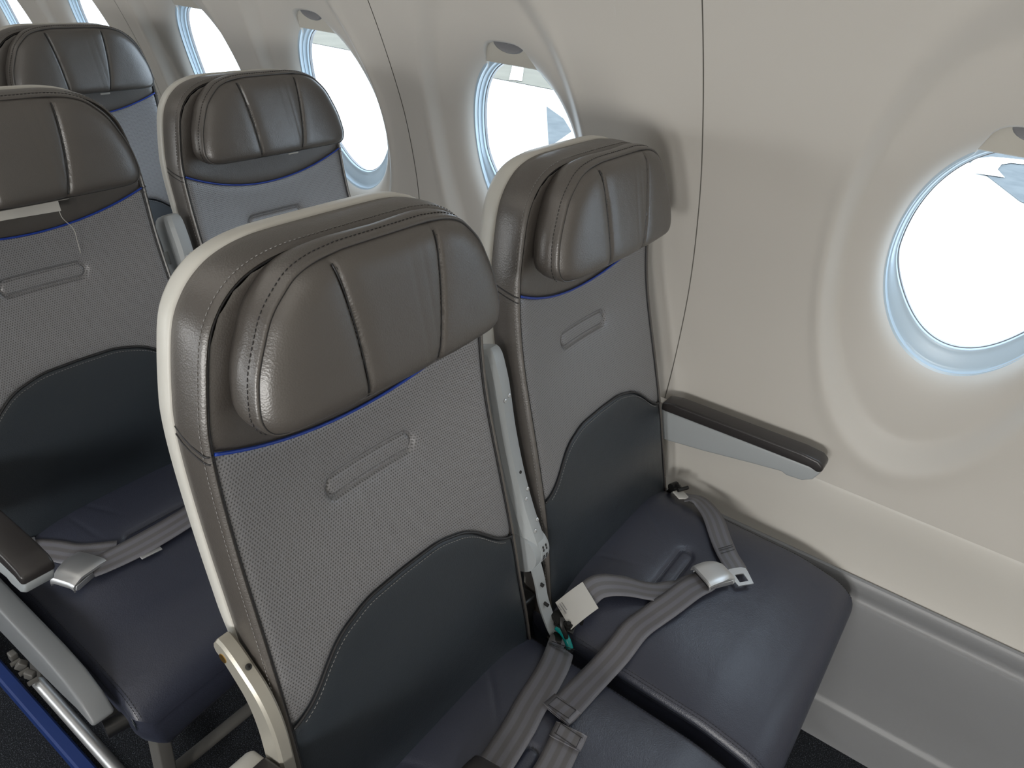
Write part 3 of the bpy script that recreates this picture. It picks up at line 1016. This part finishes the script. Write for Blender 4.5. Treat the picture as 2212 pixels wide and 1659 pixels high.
def make_mid_armrest(root):
    """raised armrest between the two seats: grey underside faces the sitter"""
    X0, X1 = 0.2425, 0.2775
    front = spline([(0.101, 0.917), (0.088, 0.880), (0.070, 0.810), (0.047, 0.740), (0.022, 0.680), (-0.006, 0.625), (-0.012, 0.600)], 26)
    b = B()
    rows = []
    for i, (y, z) in enumerate(front):
        t = i / 25
        dep = 0.052 + 0.026 * sm(0.1, 0.9, t)
        k = 1.0
        f = sm(-0.01, 0.10, t)
        bv = 0.011
        wd = X1 - X0
        tt = front[min(i + 1, 25)] - front[max(i - 1, 0)]
        tt = tt / np.linalg.norm(tt)
        nb = np.array([-tt[1], tt[0]])          # toward the back (+y)
        if nb[0] < 0:
            nb = -nb
        pr = [(X0, dep), (X0, bv * 1.2), (X0 + bv * 0.35, bv * 0.5), (X0 + bv, 0.0), (X1 - 0.006, 0.0), (X1 - 0.0015, 0.002), (X1, 0.007), (X1, dep)]
        row = []
        for x, d in pr:
            row.append((x, y + nb[0] * d, z + nb[1] * d))
        rows.append(row)
    b.grid(rows, closev=True)
    n = 8
    k = len(b.V) - n
    # rounded top end
    top = [b.V[i] for i in range(n)]
    tc = [(np.array(v)) for v in top]
    c = sum(tc) / n
    up = np.array([0, 0.35, 0.93])
    prev = top
    cap = [top]
    for s_, h in ((0.97, 0.010), (0.88, 0.018), (0.70, 0.0235), (0.35, 0.026), (0.02, 0.0265)):
        cap.append([tuple(c + (v - c) * s_ + up * h) for v in tc])
    b.grid(cap, closev=True, flip=True)
    arm = b.out('raised_armrest', 'armgrey', root, auto=24)
    # latch tab at the outer edge
    lb = B()
    lb.box((X1 + 0.001, 0.105, 0.868), (0.006, 0.016, 0.022), Matrix.Rotation(R(-14), 3, 'X'), bev=0.0015)
    lb.mark().box((X0 - 0.001, 0.125, 0.850), (0.006, 0.010, 0.026), Matrix.Rotation(R(-14), 3, 'X'), bev=0.002)
    lb.out('latch_tab', 'armgrey', arm)
    rb = B()
    def fr(z):
        o = np.argsort(front[:, 1])
        return float(np.interp(z, front[o, 1], front[o, 0]))
    for x, z in ((0.2570, 0.860), (0.2680, 0.864), (0.2610, 0.700), (0.2700, 0.712), (0.2590, 0.650), (0.2710, 0.662)):
        s = 0.01
        nn = Vector((0, -(1), (fr(z + s) - fr(z - s)) / (2 * s))).normalized()
        rb.mark()
        rivet(rb, x, fr(z) - 0.0003, z, nn, 0.0034)
    rb.out('rivet', 'steel', arm)
    hb = B()
    z = 0.742
    nn = Vector((0, -1, 0.32)).normalized()
    hb.tube([Vector((0.264, fr(z), z)) + nn * -0.001, Vector((0.264, fr(z), z)) + nn * 0.0006], 0.0028, 12)
    hb.out('screw_hole', 'darkmetal', arm)
    # pivot knuckle with its square-perforated cover
    kb = B()
    cy, cz = 0.024, 0.606
    kb.tube([(X0 - 0.001, cy, cz), (X1 + 0.002, cy, cz)], 0.036, 28)
    kb.out('pivot_housing', 'armgrey', arm)
    cb_ = B()
    cb_.tube([(0.2565, cy, cz), (0.2755, cy, cz)], 0.0372, 28)
    cv = cb_.out('pivot_cover', 'armgrey', arm)
    qb = B()
    for dx in (0.2625, 0.2705):
        for an in (172, 180, 198, 206):
            a = R(an)
            qb.mark().box((dx, cy + 0.0370 * math.cos(a), cz - 0.0370 * math.sin(a)), (0.0028, 0.0016, 0.0040), Matrix.Rotation(-(a - math.pi), 3, 'X'))
    qb.out('pivot_cover_hole', 'darkmetal', arm)
    # flat bar going down behind the cushions
    sb_ = B()
    path = spline([(0.004, 0.590), (-0.010, 0.555), (-0.022, 0.515), (-0.040, 0.480), (-0.058, 0.455), (-0.070, 0.44)], 20)
    rows = []
    for y, z in path:
        rows.append([(0.2475, y, z), (0.2475, y - 0.004, z - 0.001), (0.2720, y - 0.004, z - 0.001), (0.2720, y, z)])
    sb_.grid(rows, closev=True)
    bar = sb_.out('armrest_bar', 'armgrey', arm, auto=30)
    hb = B()
    for y, z in ((-0.0165, 0.548), (-0.030, 0.512)):
        hb.mark().tube([(0.260, y + 0.004, z), (0.260, y - 0.0045, z - 0.001)], 0.0030, 12)
    hb.out('bar_hole', 'darkmetal', arm)
    # recline cable loop behind the pivot
    pb = B()
    pb.tube(spline([(0.287, 0.10, 0.74), (0.289, 0.075, 0.72), (0.292, 0.052, 0.66), (0.292, 0.035, 0.58), (0.29, 0.03, 0.50)], 24), 0.0035, 8)
    pb.out('cable_loop', 'bracket', arm)
    gb = B()
    gb.tube([(0.284, 0.02, 0.555), (0.292, 0.02, 0.555)], 0.024, 20)
    gb.mark().tube([(0.286, 0.01, 0.50), (0.30, 0.01, 0.50)], 0.018, 20)
    gb.mark().box((0.255, 0.03, 0.44), (0.05, 0.06, 0.12), bev=0.006)
    gb.out('hinge_plate', 'darkmetal', arm)
    return arm

def make_low_armrest(root, x0, x1, name, bracket=False):
    """horizontal armrest: dark pad over a grey body that tapers towards its front"""
    yf, yr = -0.300, 0.035
    b = B()
    b.prism([(yr, 0.630), (yr, 0.562), (0.010, 0.562), (-0.08, 0.575), (-0.18, 0.593), (-0.235, 0.602), (-0.245, 0.598), (-0.275, 0.601), (-0.292, 0.612), (-0.301, 0.630), (-0.300, 0.638)], x0 + 0.001, x1 - 0.001, 'x', bev=0.004)
    arm = b.out(name, 'armgrey', root)
    b = B()
    b.prism([(yr - 0.006, 0.630), (yr - 0.006, 0.648), (0.0, 0.655), (-0.26, 0.659), (-0.292, 0.656), (-0.303, 0.648), (-0.304, 0.636), (-0.296, 0.631), (-0.28, 0.636), (-0.15, 0.634)], x0 - 0.001, x1 + 0.001, 'x', bev=0.0050, seg=4)
    b.out('armrest_pad', 'pad', arm)
    return arm

proto_a = empty('airliner_seat', (0, 0, 0))
BP_A = make_base(proto_a)
make_mid_armrest(proto_a)
arm = make_low_armrest(proto_a, -0.280, -0.237, 'aisle_armrest')
b = B()
b.prism([(0.050, 0.640), (0.022, 0.645), (0.020, 0.570), (0.046, 0.560), (0.060, 0.585), (0.062, 0.624)], -0.283, -0.236, 'x', bev=0.006)
b.out('armrest_end_cap', 'shell', arm)
# curved recline link on the aisle side
b = B()
mid = spline([(0.098, 0.772), (0.086, 0.769), (0.064, 0.751), (0.041, 0.726), (0.026, 0.690), (0.018, 0.64), (0.012, 0.58), (0.008, 0.50), (0.004, 0.40)], 40)
rows = []
for i, (y, z) in enumerate(mid):
    t = mid[min(i + 1, 39)] - mid[max(i - 1, 0)]
    t = t / np.linalg.norm(t)
    nn = np.array([t[1], -t[0]])
    wd = 0.012 + 0.004 * sm(0.0, 0.5, i / 39)
    if i == 0: wd = 0.006
    if i == 1: wd = 0.010
    xa, xb = -0.2345, -0.2165
    bev = 0.003
    rows.append([(xa, y + nn[0] * (wd - bev), z + nn[1] * (wd - bev)), (xa + bev, y + nn[0] * wd, z + nn[1] * wd), (xb - bev, y + nn[0] * wd, z + nn[1] * wd), (xb, y + nn[0] * (wd - bev), z + nn[1] * (wd - bev)),
                 (xb, y - nn[0] * (wd - bev), z - nn[1] * (wd - bev)), (xb - bev, y - nn[0] * wd, z - nn[1] * wd), (xa + bev, y - nn[0] * wd, z - nn[1] * wd), (xa, y - nn[0] * (wd - bev), z - nn[1] * (wd - bev))])
b.grid(rows, closev=True)
b.F.append(tuple(range(8)))
link = b.out('recline_link', 'bracket', proto_a, auto=32)
b = B()
b.tube([(-0.2353, 0.084, 0.762), (-0.233, 0.084, 0.762)], 0.0058, 20)
b.out('brass_stud', 'brass', link)
b = B()
rivet(b, -0.225, 0.0535, 0.7635, (0, -0.64, 0.77), 0.0036)
b.out('socket_screw', 'darkmetal', link)
# aisle side shroud
b = B()
b.prism([(0.06, 0.49), (-0.14, 0.485), (-0.29, 0.482), (-0.345, 0.474), (-0.385, 0.455), (-0.408, 0.428), (-0.402, 0.420), (-0.36, 0.424), (-0.32, 0.418), (-0.217, 0.408), (-0.125, 0.405), (0.06, 0.402)], -0.285, -0.252, 'x', bev=0.010, seg=4)
sh = b.out('aisle_side_shroud', 'shroud', proto_a)
b = B()
b.tube(spline([(-0.272, 0.06, 0.375), (-0.272, -0.10, 0.378), (-0.272, -0.22, 0.384), (-0.272, -0.33, 0.396)], 24), 0.005, 10)
b.out('shroud_edge_trim', 'darkmetal', sh)
b = B()
b.tube([(-0.225, -0.40, 0.385), (-0.268, -0.392, 0.385)], 0.014, 18)
b.out('shroud_pivot', 'darkmetal', sh)
# lower leg rail on the aisle side
b = B()
b.tube([(-0.232, 0.02, 0.115), (-0.232, -0.34, 0.100)], 0.012, 16)
rail = b.out('leg_rail', 'steel', proto_a)
b = B()
for k in range(3):
    b.mark().box((-0.238, 0.10 - 0.035 * k, 0.135), (0.014, 0.018, 0.020), Matrix.Rotation(0.9 * k * k, 3, 'Z') @ Matrix.Rotation(0.7 * k, 3, 'X'), bev=0.003)
    b.tube([(-0.25, 0.085 - 0.035 * k, 0.13), (-0.232, 0.085 - 0.035 * k, 0.13)], 0.005, 10)
b.out('cable_fitting', 'leg', rail)

proto_w = empty('airliner_seat', (0, 0, 0))
BP_W = make_base(proto_w)
make_low_armrest(proto_w, 0.249, 0.289, 'wall_armrest')
b = B()
b.prism([(0.07, 0.64), (0.03, 0.64), (0.034, 0.50), (0.02, 0.42), (0.09, 0.42), (0.095, 0.56)], 0.262, 0.284, 'x', bev=0.004)
b.out('armrest_bracket', 'dado', proto_w)

KIDS = [o for o in bpy.data.objects]
def recline(root, deg):
    a = R(-deg)
    h = Vector((0, 0, 0.45))
    M_ = Matrix.Rotation(a, 3, 'X')
    loc = h - M_ @ h
    names = {p.name.split('.')[0] for p in BP_A}
    for o in [x for x in COL.objects if x.parent == root and x.name.split('.')[0] in names]:
        o.rotation_euler = (a, 0, 0)
        o.location = loc

SEATS = {}
spec = [
    ('A1', proto_a, 0, 0, -1.0, 'nearest dark grey leather airline seat, in front by the aisle with raised armrest'),
    ('W1', proto_w, 0.51, 0, 0.0, 'front window-side dark grey leather seat with crossed belt on its cushion'),
    ('A2', proto_a, 0, 0.79, -0.76, 'grey leather aisle seat at left edge with white strip and loose thread under headrest'),
    ('W2', proto_w, 0.51, 0.79, 2.67, 'second-row grey leather seat beside the window, seen above the nearest seat'),
    ('W3', proto_w, 0.51, 1.58, -0.75, 'third-row grey leather window seat at upper left, with pale shiny headrest'),
    ('A3', proto_a, 0, 1.58, -0.75, 'grey leather aisle seat, only a sliver in the top left corner'),
]
for key, proto, x, y, rc, lab in spec:
    first = (key in ('A1', 'W1'))
    o = proto if first else copy_tree(proto)
    o.location = (x, y, 0)
    SEATS[key] = o
    tag(o, lab, 'seat', 'airline seats in rows of two')
for key, proto, x, y, rc, lab in spec:
    recline(SEATS[key], rc)

# A2: liner strip and a loose thread below its headrest
b = B()
rows = []
for z in np.linspace(1.0, 1.022, 5):
    rows.append([(x, 0.079 + (z - 1.0) * 0.2 + 0.001 * math.sin(x * 60), z - 0.0015 * math.sin(x * 35)) for x in np.linspace(-0.12, 0.045, 30)])
b.grid(rows)
b.grid([[(p[0], p[1] + 0.003, p[2]) for p in r] for r in rows], flip=True)
ls = b.out('liner_strip', 'felt', SEATS['A2'])
b = B()
b.tube(spline([(0.046, 0.088, 1.016), (0.043, 0.082, 1.005), (0.046, 0.084, 0.985), (0.062, 0.090, 0.960), (0.066, 0.095, 0.935), (0.068, 0.098, 0.912)], 40), 0.0006, 5)
b.out('loose_thread', 'felt', SEATS['A2'], auto=None)

# ------------------------------------------------------------------ belts
def ribbon(b, uv, pts, wdir, width, n=60, thick=0.0014):
    P = spline(pts, n)
    Wd = spline(wdir, n) if len(wdir) > 1 else np.repeat(np.array(wdir, float), n, 0)
    L = np.r_[0, np.cumsum(np.linalg.norm(np.diff(P, axis=0), axis=1))]
    T = np.gradient(P, axis=0)
    T /= np.linalg.norm(T, axis=1)[:, None]
    k0 = len(b.V)
    m = 9
    rows = []
    for side in (0, 1):
        for i in range(n):
            wv = Wd[i] - T[i] * Wd[i].dot(T[i])
            wv /= np.linalg.norm(wv)
            nn = np.cross(wv, T[i])
            if nn[2] < 0:
                nn = -nn
            us = np.linspace(-0.5, 0.5, m)
            us = us if side == 0 else us[::-1]
            row = []
            for u in us:
                e = thick * (0.5 if abs(u) < 0.49 else 0.2)
                row.append(P[i] + wv * width * u + nn * (e if side == 0 else -e))
                uv.append((float(u + 0.5), float(L[i])))
            rows.append(row)
    for i in range(n):
        b.V += [tuple(v) for v in rows[i]] + [tuple(v) for v in rows[n + i]]
    uv2 = []
    for i in range(n):
        uv2 += uv[k0 + i * m:k0 + (i + 1) * m] + uv[k0 + n * m + i * m:k0 + n * m + (i + 1) * m]
    uv[k0:] = uv2
    M2 = 2 * m
    for i in range(n - 1):
        for j in range(M2):
            b.F.append((k0 + i * M2 + j, k0 + i * M2 + (j + 1) % M2, k0 + (i + 1) * M2 + (j + 1) % M2, k0 + (i + 1) * M2 + j))
    b.F.append(tuple(k0 + j for j in range(M2)))
    b.F.append(tuple(k0 + (n - 1) * M2 + j for j in range(M2))[::-1])

def cz(x, y, ox=0.0, oy=0.0):
    return float(csurf(np.array(x - ox), np.array(y - oy)))

def rest(x, y):
    m_ = -1
    for ox in (0, 0.51):
        for oy in (0, 0.79):
            if abs(x - ox) < 0.241 and -0.44 < y - oy < 0.01:
                m_ = max(m_, cz(x, y, ox, oy))
    return m_

def strap(name, parent, segs):
    b = B()
    uv = []
    for pts, wdir, width in segs:
        ribbon(b, uv, pts, wdir, width)
    n = 18
    for i, v in enumerate(b.V):
        H = rest(v[0], v[1])
        lift = H + (0.0034 if (i % n) < 9 else 0.0016)
        if v[2] < lift and v[2] > H - 0.02:
            b.V[i] = (v[0], v[1], lift)
    return mesh(name, b.V, b.F, 'web', parent, uv=uv)

def make_buckle(parent, c, ang, tilt=0.0, length=0.058, width=0.050, h=0.017, roll=0.0):
    """lift-lever belt buckle; local +x points to the hinge end"""
    Mx = Matrix.Translation(Vector(c)) @ Matrix.Rotation(ang, 4, 'Z') @ Matrix.Rotation(tilt, 4, 'Y') @ Matrix.Rotation(roll, 4, 'X')
    def place(b):
        b.V = [tuple(Mx @ Vector(v)) for v in b.V]
    # lid: a plate that swells towards the lift end and narrows at the hinge
    b = B()
    rows = []
    for t in np.linspace(0, 1, 16):
        x = -length / 2 + length * t
        wv = width / 2 * (1 - 0.20 * sm(0.35, 1.0, t))
        zt = h * (0.62 + 0.38 * math.sin(math.pi * (0.18 + 0.62 * t))) - 0.004 * sm(0.75, 1, t)
        row = []
        for s_ in np.linspace(-1, 1, 13):
            y = s_ * wv
            z = zt - 0.0035 * abs(s_) ** 6
            row.append((x, y, z))
        row.append((x, wv + 0.0005, zt - 0.0075))
        row.insert(0, (x, -wv - 0.0005, zt - 0.0075))
        rows.append(row)
    b.grid(rows)
    k = len(rows[0])
    # front lip folds down and under
    lip = [[(p[0] + dx, p[1] * sc, p[2] + dz) for p in rows[0]] for dx, dz, sc in ((0, 0, 1), (-0.0025, -0.0025, 0.99), (-0.002, -0.006, 0.98), (0.003, -0.0065, 0.97))]
    b.grid(lip, flip=True)
    rear = [[(p[0] + dx, p[1] * sc, p[2] + dz) for p in rows[-1]] for dx, dz, sc in ((0, 0, 1), (0.003, -0.003, 0.98), (0.003, -0.009, 0.96), (-0.001, -0.011, 0.95))]
    b.grid(rear)
    place(b)
    lid = b.out('buckle_lid', 'steel', parent, auto=50)
    b = B()
    b.prism([(-length / 2 + 0.004, 0.001), (-length / 2 + 0.004, h * 0.5), (length / 2 - 0.002, h * 0.45), (length / 2, 0.003), (length / 2 - 0.006, 0.0)], -width * 0.43, width * 0.43, 'y', bev=0.0012)
    b.tube([(-length / 2 + 0.006, -width * 0.46, 0.003), (-length / 2 + 0.006, width * 0.46, 0.003)], 0.0026, 12)
    place(b)
    b.out('buckle_frame', 'steel', lid)
    b = B()
    b.box((-length / 2 + 0.004, 0, h * 0.36), (0.004, width * 0.78, h * 0.42), bev=0.001)
    place(b)
    b.out('buckle_slot', 'darkmetal', lid)
    return lid

# window seat, buckle half: anchor on the left, webbing loops through the buckle and its tail hangs back
Z = lambda x, y: cz(x, y, 0.51)
t1 = tag(empty('seat_belt', (0.29, -0.05, 0.46)), 'grey webbing belt half with silver buckle, white label and long tail on the window seat', 'seat belt', 'lap belts on the seats')
def rel(o, root):
    o.parent = root
    o.matrix_parent_inverse = Matrix.Translation(-root.location)
    return o
s1 = strap('webbing', None, [
    ([(0.292, -0.060, 0.492), (0.320, -0.068, 0.503), (0.352, -0.078, 0.512), (0.385, -0.108, 0.507), (0.420, -0.143, 0.490), (0.455, -0.172, 0.481), (0.50, -0.197, 0.479), (0.525, -0.21, 0.480)],
     [(0.25, 0.85, 0.25), (0.2, 0.9, 0.3), (0.35, 0.85, 0.30), (0.65, 0.72, 0.15), (0.62, 0.76, 0.05), (0.5, 0.85, 0), (0.45, 0.88, 0), (0.45, 0.88, 0)], 0.043),
    ([(0.520, -0.212, 0.490), (0.503, -0.207, 0.487), (0.47, -0.197, 0.491), (0.421, -0.186, 0.491), (0.38, -0.172, 0.484), (0.337, -0.161, 0.480), (0.29, -0.157, 0.468), (0.245, -0.152, 0.462), (0.19, -0.151, 0.473), (0.131, -0.151, 0.487), (0.111, -0.149, 0.492)],
     [(0.40, 0.9, 0), (0.25, 0.95, 0), (0.1, 0.98, 0.05), (0.0, 1, 0), (0.0, 1, 0), (-0.05, 1, 0), (-0.1, 1, 0), (-0.1, 1, 0), (0.0, 1, 0), (0.03, 1, 0), (0.05, 1, 0)], 0.046),
])
rel(s1, t1)
b = B(); uv = []
ribbon(b, uv, [(0.138, -0.1515, 0.4925), (0.125, -0.1505, 0.4945), (0.111, -0.149, 0.4965)], [(0.04, 1, 0)], 0.048, 12, 0.004)
rel(mesh('folded_end', b.V, b.F, 'web', None, uv=uv), t1)
b = B()
for u in (-0.017, 0.017):
    b.tube([(0.135, -0.1512 + u, 0.4955), (0.115, -0.1495 + u, 0.4985)], 0.0005, 5)
for x, z in ((0.135, 0.4955), (0.115, 0.4985)):
    b.tube([(x, -0.168, z), (x, -0.133, z)], 0.0005, 5)
rel(b.out('end_stitching', 'cord', None), t1)
rel(make_buckle(None, (0.532, -0.216, 0.480), R(-29), R(4), 0.060, 0.053, 0.023), t1)
b = B()
LP = []
for i, t in enumerate(np.linspace(0, 1, 10)):
    p0 = np.array([0.276, -0.056, 0.488]) + t * np.array([0.052, -0.019, 0.020])
    n_ = np.array([-0.30, -0.08, 0.95])
    LP.append([tuple(p0 + s_ * np.array([0.012, 0.0245, 0.006]) + n_ * (0.002 + 0.002 * math.sin(math.pi * t))) for s_ in (-0.95, -0.5, 0, 0.5, 0.95)])
b.grid(LP)
b.grid([[(v[0] + 0.0005, v[1], v[2] - 0.0012) for v in r] for r in LP], flip=True)
lab = rel(b.out('white_label', 'label', None), t1)
b = B()
for k, ln in enumerate((0.012, 0.020, 0.016)):
    for j in range(int(ln / 0.0022)):
        p = np.array([0.2835, -0.040, 0.4955]) + np.array([0.0035, -0.0015, 0.0013]) * k * 1.0
        d = np.array([-0.0008, -0.0021, -0.0005]) * j
        q = p + d
        b.box(tuple(q + np.array([0.0, 0, 0.0008])), (0.0012, 0.0015, 0.0004), Matrix.Rotation(R(-20), 3, 'Y'))
rel(b.out('label_print', 'ink', None), t1)
b = B()
b.prism([(0.262, -0.085), (0.290, -0.078), (0.300, -0.055), (0.275, -0.040), (0.258, -0.050)], 0.478, 0.481, 'z', bev=0.0008)
b.tube([(0.268, -0.072, 0.478), (0.268, -0.072, 0.488)], 0.0075, 16)
b.tube([(0.268, -0.072, 0.486), (0.268, -0.072, 0.491)], 0.0045, 6)
b.tube([(0.290, -0.085, 0.478), (0.290, -0.085, 0.486)], 0.003, 10)
b.box((0.272, -0.05, 0.484), (0.02, 0.026, 0.008), Matrix.Rotation(R(-25), 3, 'Z'), bev=0.002)
b.tube(spline([(0.262, -0.06, 0.50), (0.256, -0.066, 0.49), (0.258, -0.076, 0.47), (0.262, -0.08, 0.44)], 10), 0.004, 8)
rel(b.out('belt_anchor', 'darkmetal', None), t1)

# window seat, tongue half
t2 = tag(empty('seat_belt', (0.74, -0.08, 0.46)), 'short grey belt half with flat silver tongue, anchored at the wall side', 'seat belt', 'lap belts on the seats')
s2 = strap('webbing', None, [
    ([(0.716, -0.078, 0.480), (0.722, -0.096, 0.484), (0.718, -0.118, 0.482), (0.690, -0.150, 0.484), (0.640, -0.187, 0.484), (0.610, -0.212, 0.483), (0.592, -0.234, 0.480), (0.583, -0.243, 0.479)],
     [(0.9, 0.0, -0.1), (0.85, -0.25, -0.2), (0.75, -0.62, -0.1), (0.75, -0.65, 0), (0.85, -0.5, 0), (0.85, -0.5, 0), (0.8, -0.6, 0), (0.75, -0.66, 0)], 0.043)])
rel(s2, t2)
b = B()
for k in (0.0, 0.004, 0.011):
    a = Vector((0.622, -0.203, 0.4865)) - Vector((0.024, 0.024, 0.001)) * (k / 0.011) * 0.35
    w_ = Vector((0.85, -0.5, 0)).normalized()
    b.tube([a + w_ * 0.016, a - w_ * 0.016], 0.0006, 5)
rel(b.out('end_stitching', 'cord', None), t2)
b = B()
# tongue: flat plate with a square window and a rounded webbing bar
Mt = Matrix.Translation((0.572, -0.255, 0.4775)) @ Matrix.Rotation(R(-128), 4, 'Z') @ Matrix.Rotation(R(3), 4, 'Y')
def plate(b, outer, inner, t, Mt):
    n = len(outer)
    vs = []
    for z in (0, t):
        vs += [tuple(Mt @ Vector((x, y, z))) for x, y in outer] + [tuple(Mt @ Vector((x, y, z))) for x, y in inner]
    F = []
    for i in range(n):
        j = (i + 1) % n
        F += [(2 * n + i, 2 * n + j, 3 * n + j, 3 * n + i), (i, n + i, n + j, j), (i, j, 2 * n + j, 2 * n + i), (n + i, 3 * n + i, 3 * n + j, n + j)]
    b.add(vs, F)
plate(b, [(0.018, -0.0155), (0.018, 0.0155), (-0.010, 0.020), (-0.018, 0.020), (-0.022, 0.012), (-0.022, -0.012), (-0.018, -0.020), (-0.010, -0.020)],
      [(0.011, -0.009), (0.011, 0.009), (-0.004, 0.009), (-0.007, 0.009), (-0.0075, 0.004), (-0.0075, -0.004), (-0.007, -0.009), (-0.004, -0.009)], 0.0022, Mt)
rel(b.out('belt_tongue', 'steel', None, auto=30), t2)
b = B()
b.box((0.712, -0.070, 0.484), (0.030, 0.024, 0.003), Matrix.Rotation(R(-30), 3, 'Z') @ Matrix.Rotation(R(15), 3, 'Y'), bev=0.001)
rel(b.out('white_label', 'label', None), t2)
b = B()
b.tube(spline([(0.722, -0.062, 0.490), (0.735, -0.05, 0.485), (0.738, -0.035, 0.46), (0.735, -0.02, 0.43)], 12), 0.005, 8)
b.tube([(0.715, -0.060, 0.490), (0.738, -0.072, 0.490)], 0.004, 10)
b.tube([(0.728, -0.040, 0.478), (0.745, -0.046, 0.478)], 0.009, 14)
rel(b.out('belt_anchor', 'darkmetal', None), t2)

# nearest seat: long half from the anchor beside the pivot, and the other half's folded end
t3 = tag(empty('seat_belt', (0.235, -0.08, 0.45)), 'wide grey belt strap with dark end stitching, crossing the cushion of the nearest seat', 'seat belt', 'lap belts on the seats')
s3 = strap('webbing', None, [
    ([(0.254, -0.068, 0.450), (0.240, -0.078, 0.462), (0.20, -0.093, 0.478), (0.158, -0.103, 0.488), (0.096, -0.113, 0.495), (0.06, -0.120, 0.497), (0.0, -0.127, 0.498), (-0.06, -0.132, 0.498)],
     [(0.5, 0.8, -0.1), (0.3, 0.95, 0.0), (0.12, 1, 0.0), (0.05, 1, 0), (0.02, 1, 0), (0.0, 1, 0), (0.0, 1, 0), (0, 1, 0)], 0.046)])
rel(s3, t3)
b = B()
for k in range(22):
    u = -0.019 + 0.038 * k / 21
    x = 0.232 - 0.25 * u
    b.tube([(x + 0.004, -0.081 + u, 0.471), (x - 0.003, -0.083 + u, 0.4745)], 0.0005, 4)
b.tube([(0.243, -0.101, 0.4715), (0.234, -0.063, 0.4715)], 0.0006, 4)
rel(b.out('end_stitching', 'cord', None), t3)
b = B()
b.tube(spline([(0.263, -0.054, 0.473), (0.262, -0.066, 0.470), (0.259, -0.078, 0.463), (0.256, -0.087, 0.452)], 16), 0.006, 12)
rel(b.out('teal_sleeve', 'teal', None), t3)
b = B()
b.box((0.252, -0.062, 0.462), (0.020, 0.020, 0.006), Matrix.Rotation(R(20), 3, 'Z'), bev=0.002)
b.tube([(0.245, -0.05, 0.455), (0.262, -0.052, 0.458)], 0.005, 10)
rel(b.out('belt_anchor', 'darkmetal', None), t3)
lid = make_buckle(None, (-0.044, -0.128, 0.499), R(8), 0.0, 0.060, 0.056, 0.019)
for o in [lid] + [c for c in COL.objects if c.parent == lid]:
    o.data.materials[0] = MT['pad']
rel(lid, t3)

t4 = tag(empty('seat_belt', (0.0, -0.19, 0.47)), 'grey belt end with stitched fold at the bottom edge, on the nearest cushion', 'seat belt', 'lap belts on the seats')
s4 = strap('webbing', None, [
    ([(0.107, -0.178, 0.486), (0.09, -0.180, 0.487), (0.068, -0.184, 0.488), (0.03, -0.189, 0.488), (-0.03, -0.192, 0.489), (-0.10, -0.19, 0.487), (-0.16, -0.18, 0.480)], [(0.05, 1, 0)], 0.045)])
rel(s4, t4)
b = B(); uv = []
ribbon(b, uv, [(0.084, -0.1815, 0.4905), (0.096, -0.180, 0.4915), (0.108, -0.178, 0.4915)], [(0.08, 1, 0)], 0.048, 12, 0.004)
rel(mesh('folded_end', b.V, b.F, 'web', None, uv=uv), t4)
b = B()
for u in (-0.017, 0.017):
    b.tube([(0.087, -0.1812 + u, 0.4930), (0.104, -0.1785 + u, 0.4940)], 0.0005, 5)
for x, z in ((0.087, 0.4930), (0.104, 0.4940)):
    b.tube([(x, -0.198, z), (x, -0.162, z)], 0.0005, 5)
rel(b.out('end_stitching', 'cord', None), t4)

# aisle seat behind: buckle half crossing, plus the short half by the armrest
t5 = tag(empty('seat_belt', (0.2, 0.72, 0.46)), 'grey belt with big silver lift buckle lying on the left-hand aisle seat', 'seat belt', 'lap belts on the seats')
s5 = strap('webbing', None, [
    ([(-0.150, 0.618, 0.486), (-0.130, 0.613, 0.486), (-0.09, 0.607, 0.488), (-0.05, 0.604, 0.490), (0.0, 0.604, 0.492), (0.045, 0.610, 0.492), (0.12, 0.64, 0.488), (0.19, 0.69, 0.475)],
     [(0.15, 1, 0.1), (0.1, 1, 0.1), (0.0, 1, 0.2), (0.0, 1, 0.22), (0.05, 1, 0.2), (0.0, 1, 0.15), (-0.2, 1, 0.1), (-0.4, 1, 0)], 0.046)])
rel(s5, t5)
rel(make_buckle(None, (-0.166, 0.630, 0.472), R(200), R(-3), 0.064, 0.058, 0.025), t5)
b = B()
b.box((-0.066, 0.580, 0.483), (0.036, 0.010, 0.0022), Matrix.Rotation(R(-6), 3, 'Z'), bev=0.0008)
rel(b.out('webbing_clip', 'steel', None), t5)
t6 = tag(empty('seat_belt', (-0.2, 0.75, 0.46)), 'short grey belt half beside the dark armrest of the left-hand aisle seat', 'seat belt', 'lap belts on the seats')
s6 = strap('webbing', None, [
    ([(-0.196, 0.748, 0.472), (-0.184, 0.733, 0.476), (-0.168, 0.705, 0.480), (-0.150, 0.672, 0.478), (-0.125, 0.648, 0.477), (-0.10, 0.630, 0.478)],
     [(0.9, 0.45, 0.1), (0.9, 0.5, 0), (0.85, 0.55, 0), (0.75, 0.65, 0), (0.6, 0.8, 0), (0.5, 0.85, 0)], 0.040)])
rel(s6, t6)
b = B()
b.box((-0.182, 0.752, 0.486), (0.012, 0.020, 0.004), Matrix.Rotation(R(-20), 3, 'Z'), bev=0.001)
rel(b.out('belt_anchor', 'steel', None), t6)

# blue strip along the seat track on the aisle floor
b = B()
b.prism([(-0.262, 0.0), (-0.262, 0.026), (-0.258, 0.030), (-0.240, 0.030), (-0.236, 0.026), (-0.236, 0.0)], -1.5, 3.5, 'y')
tag(b.out('floor_track_cover', 'bluestrip'), 'long blue strip running along the dark carpet under the left-hand aisle seat', 'floor strip')
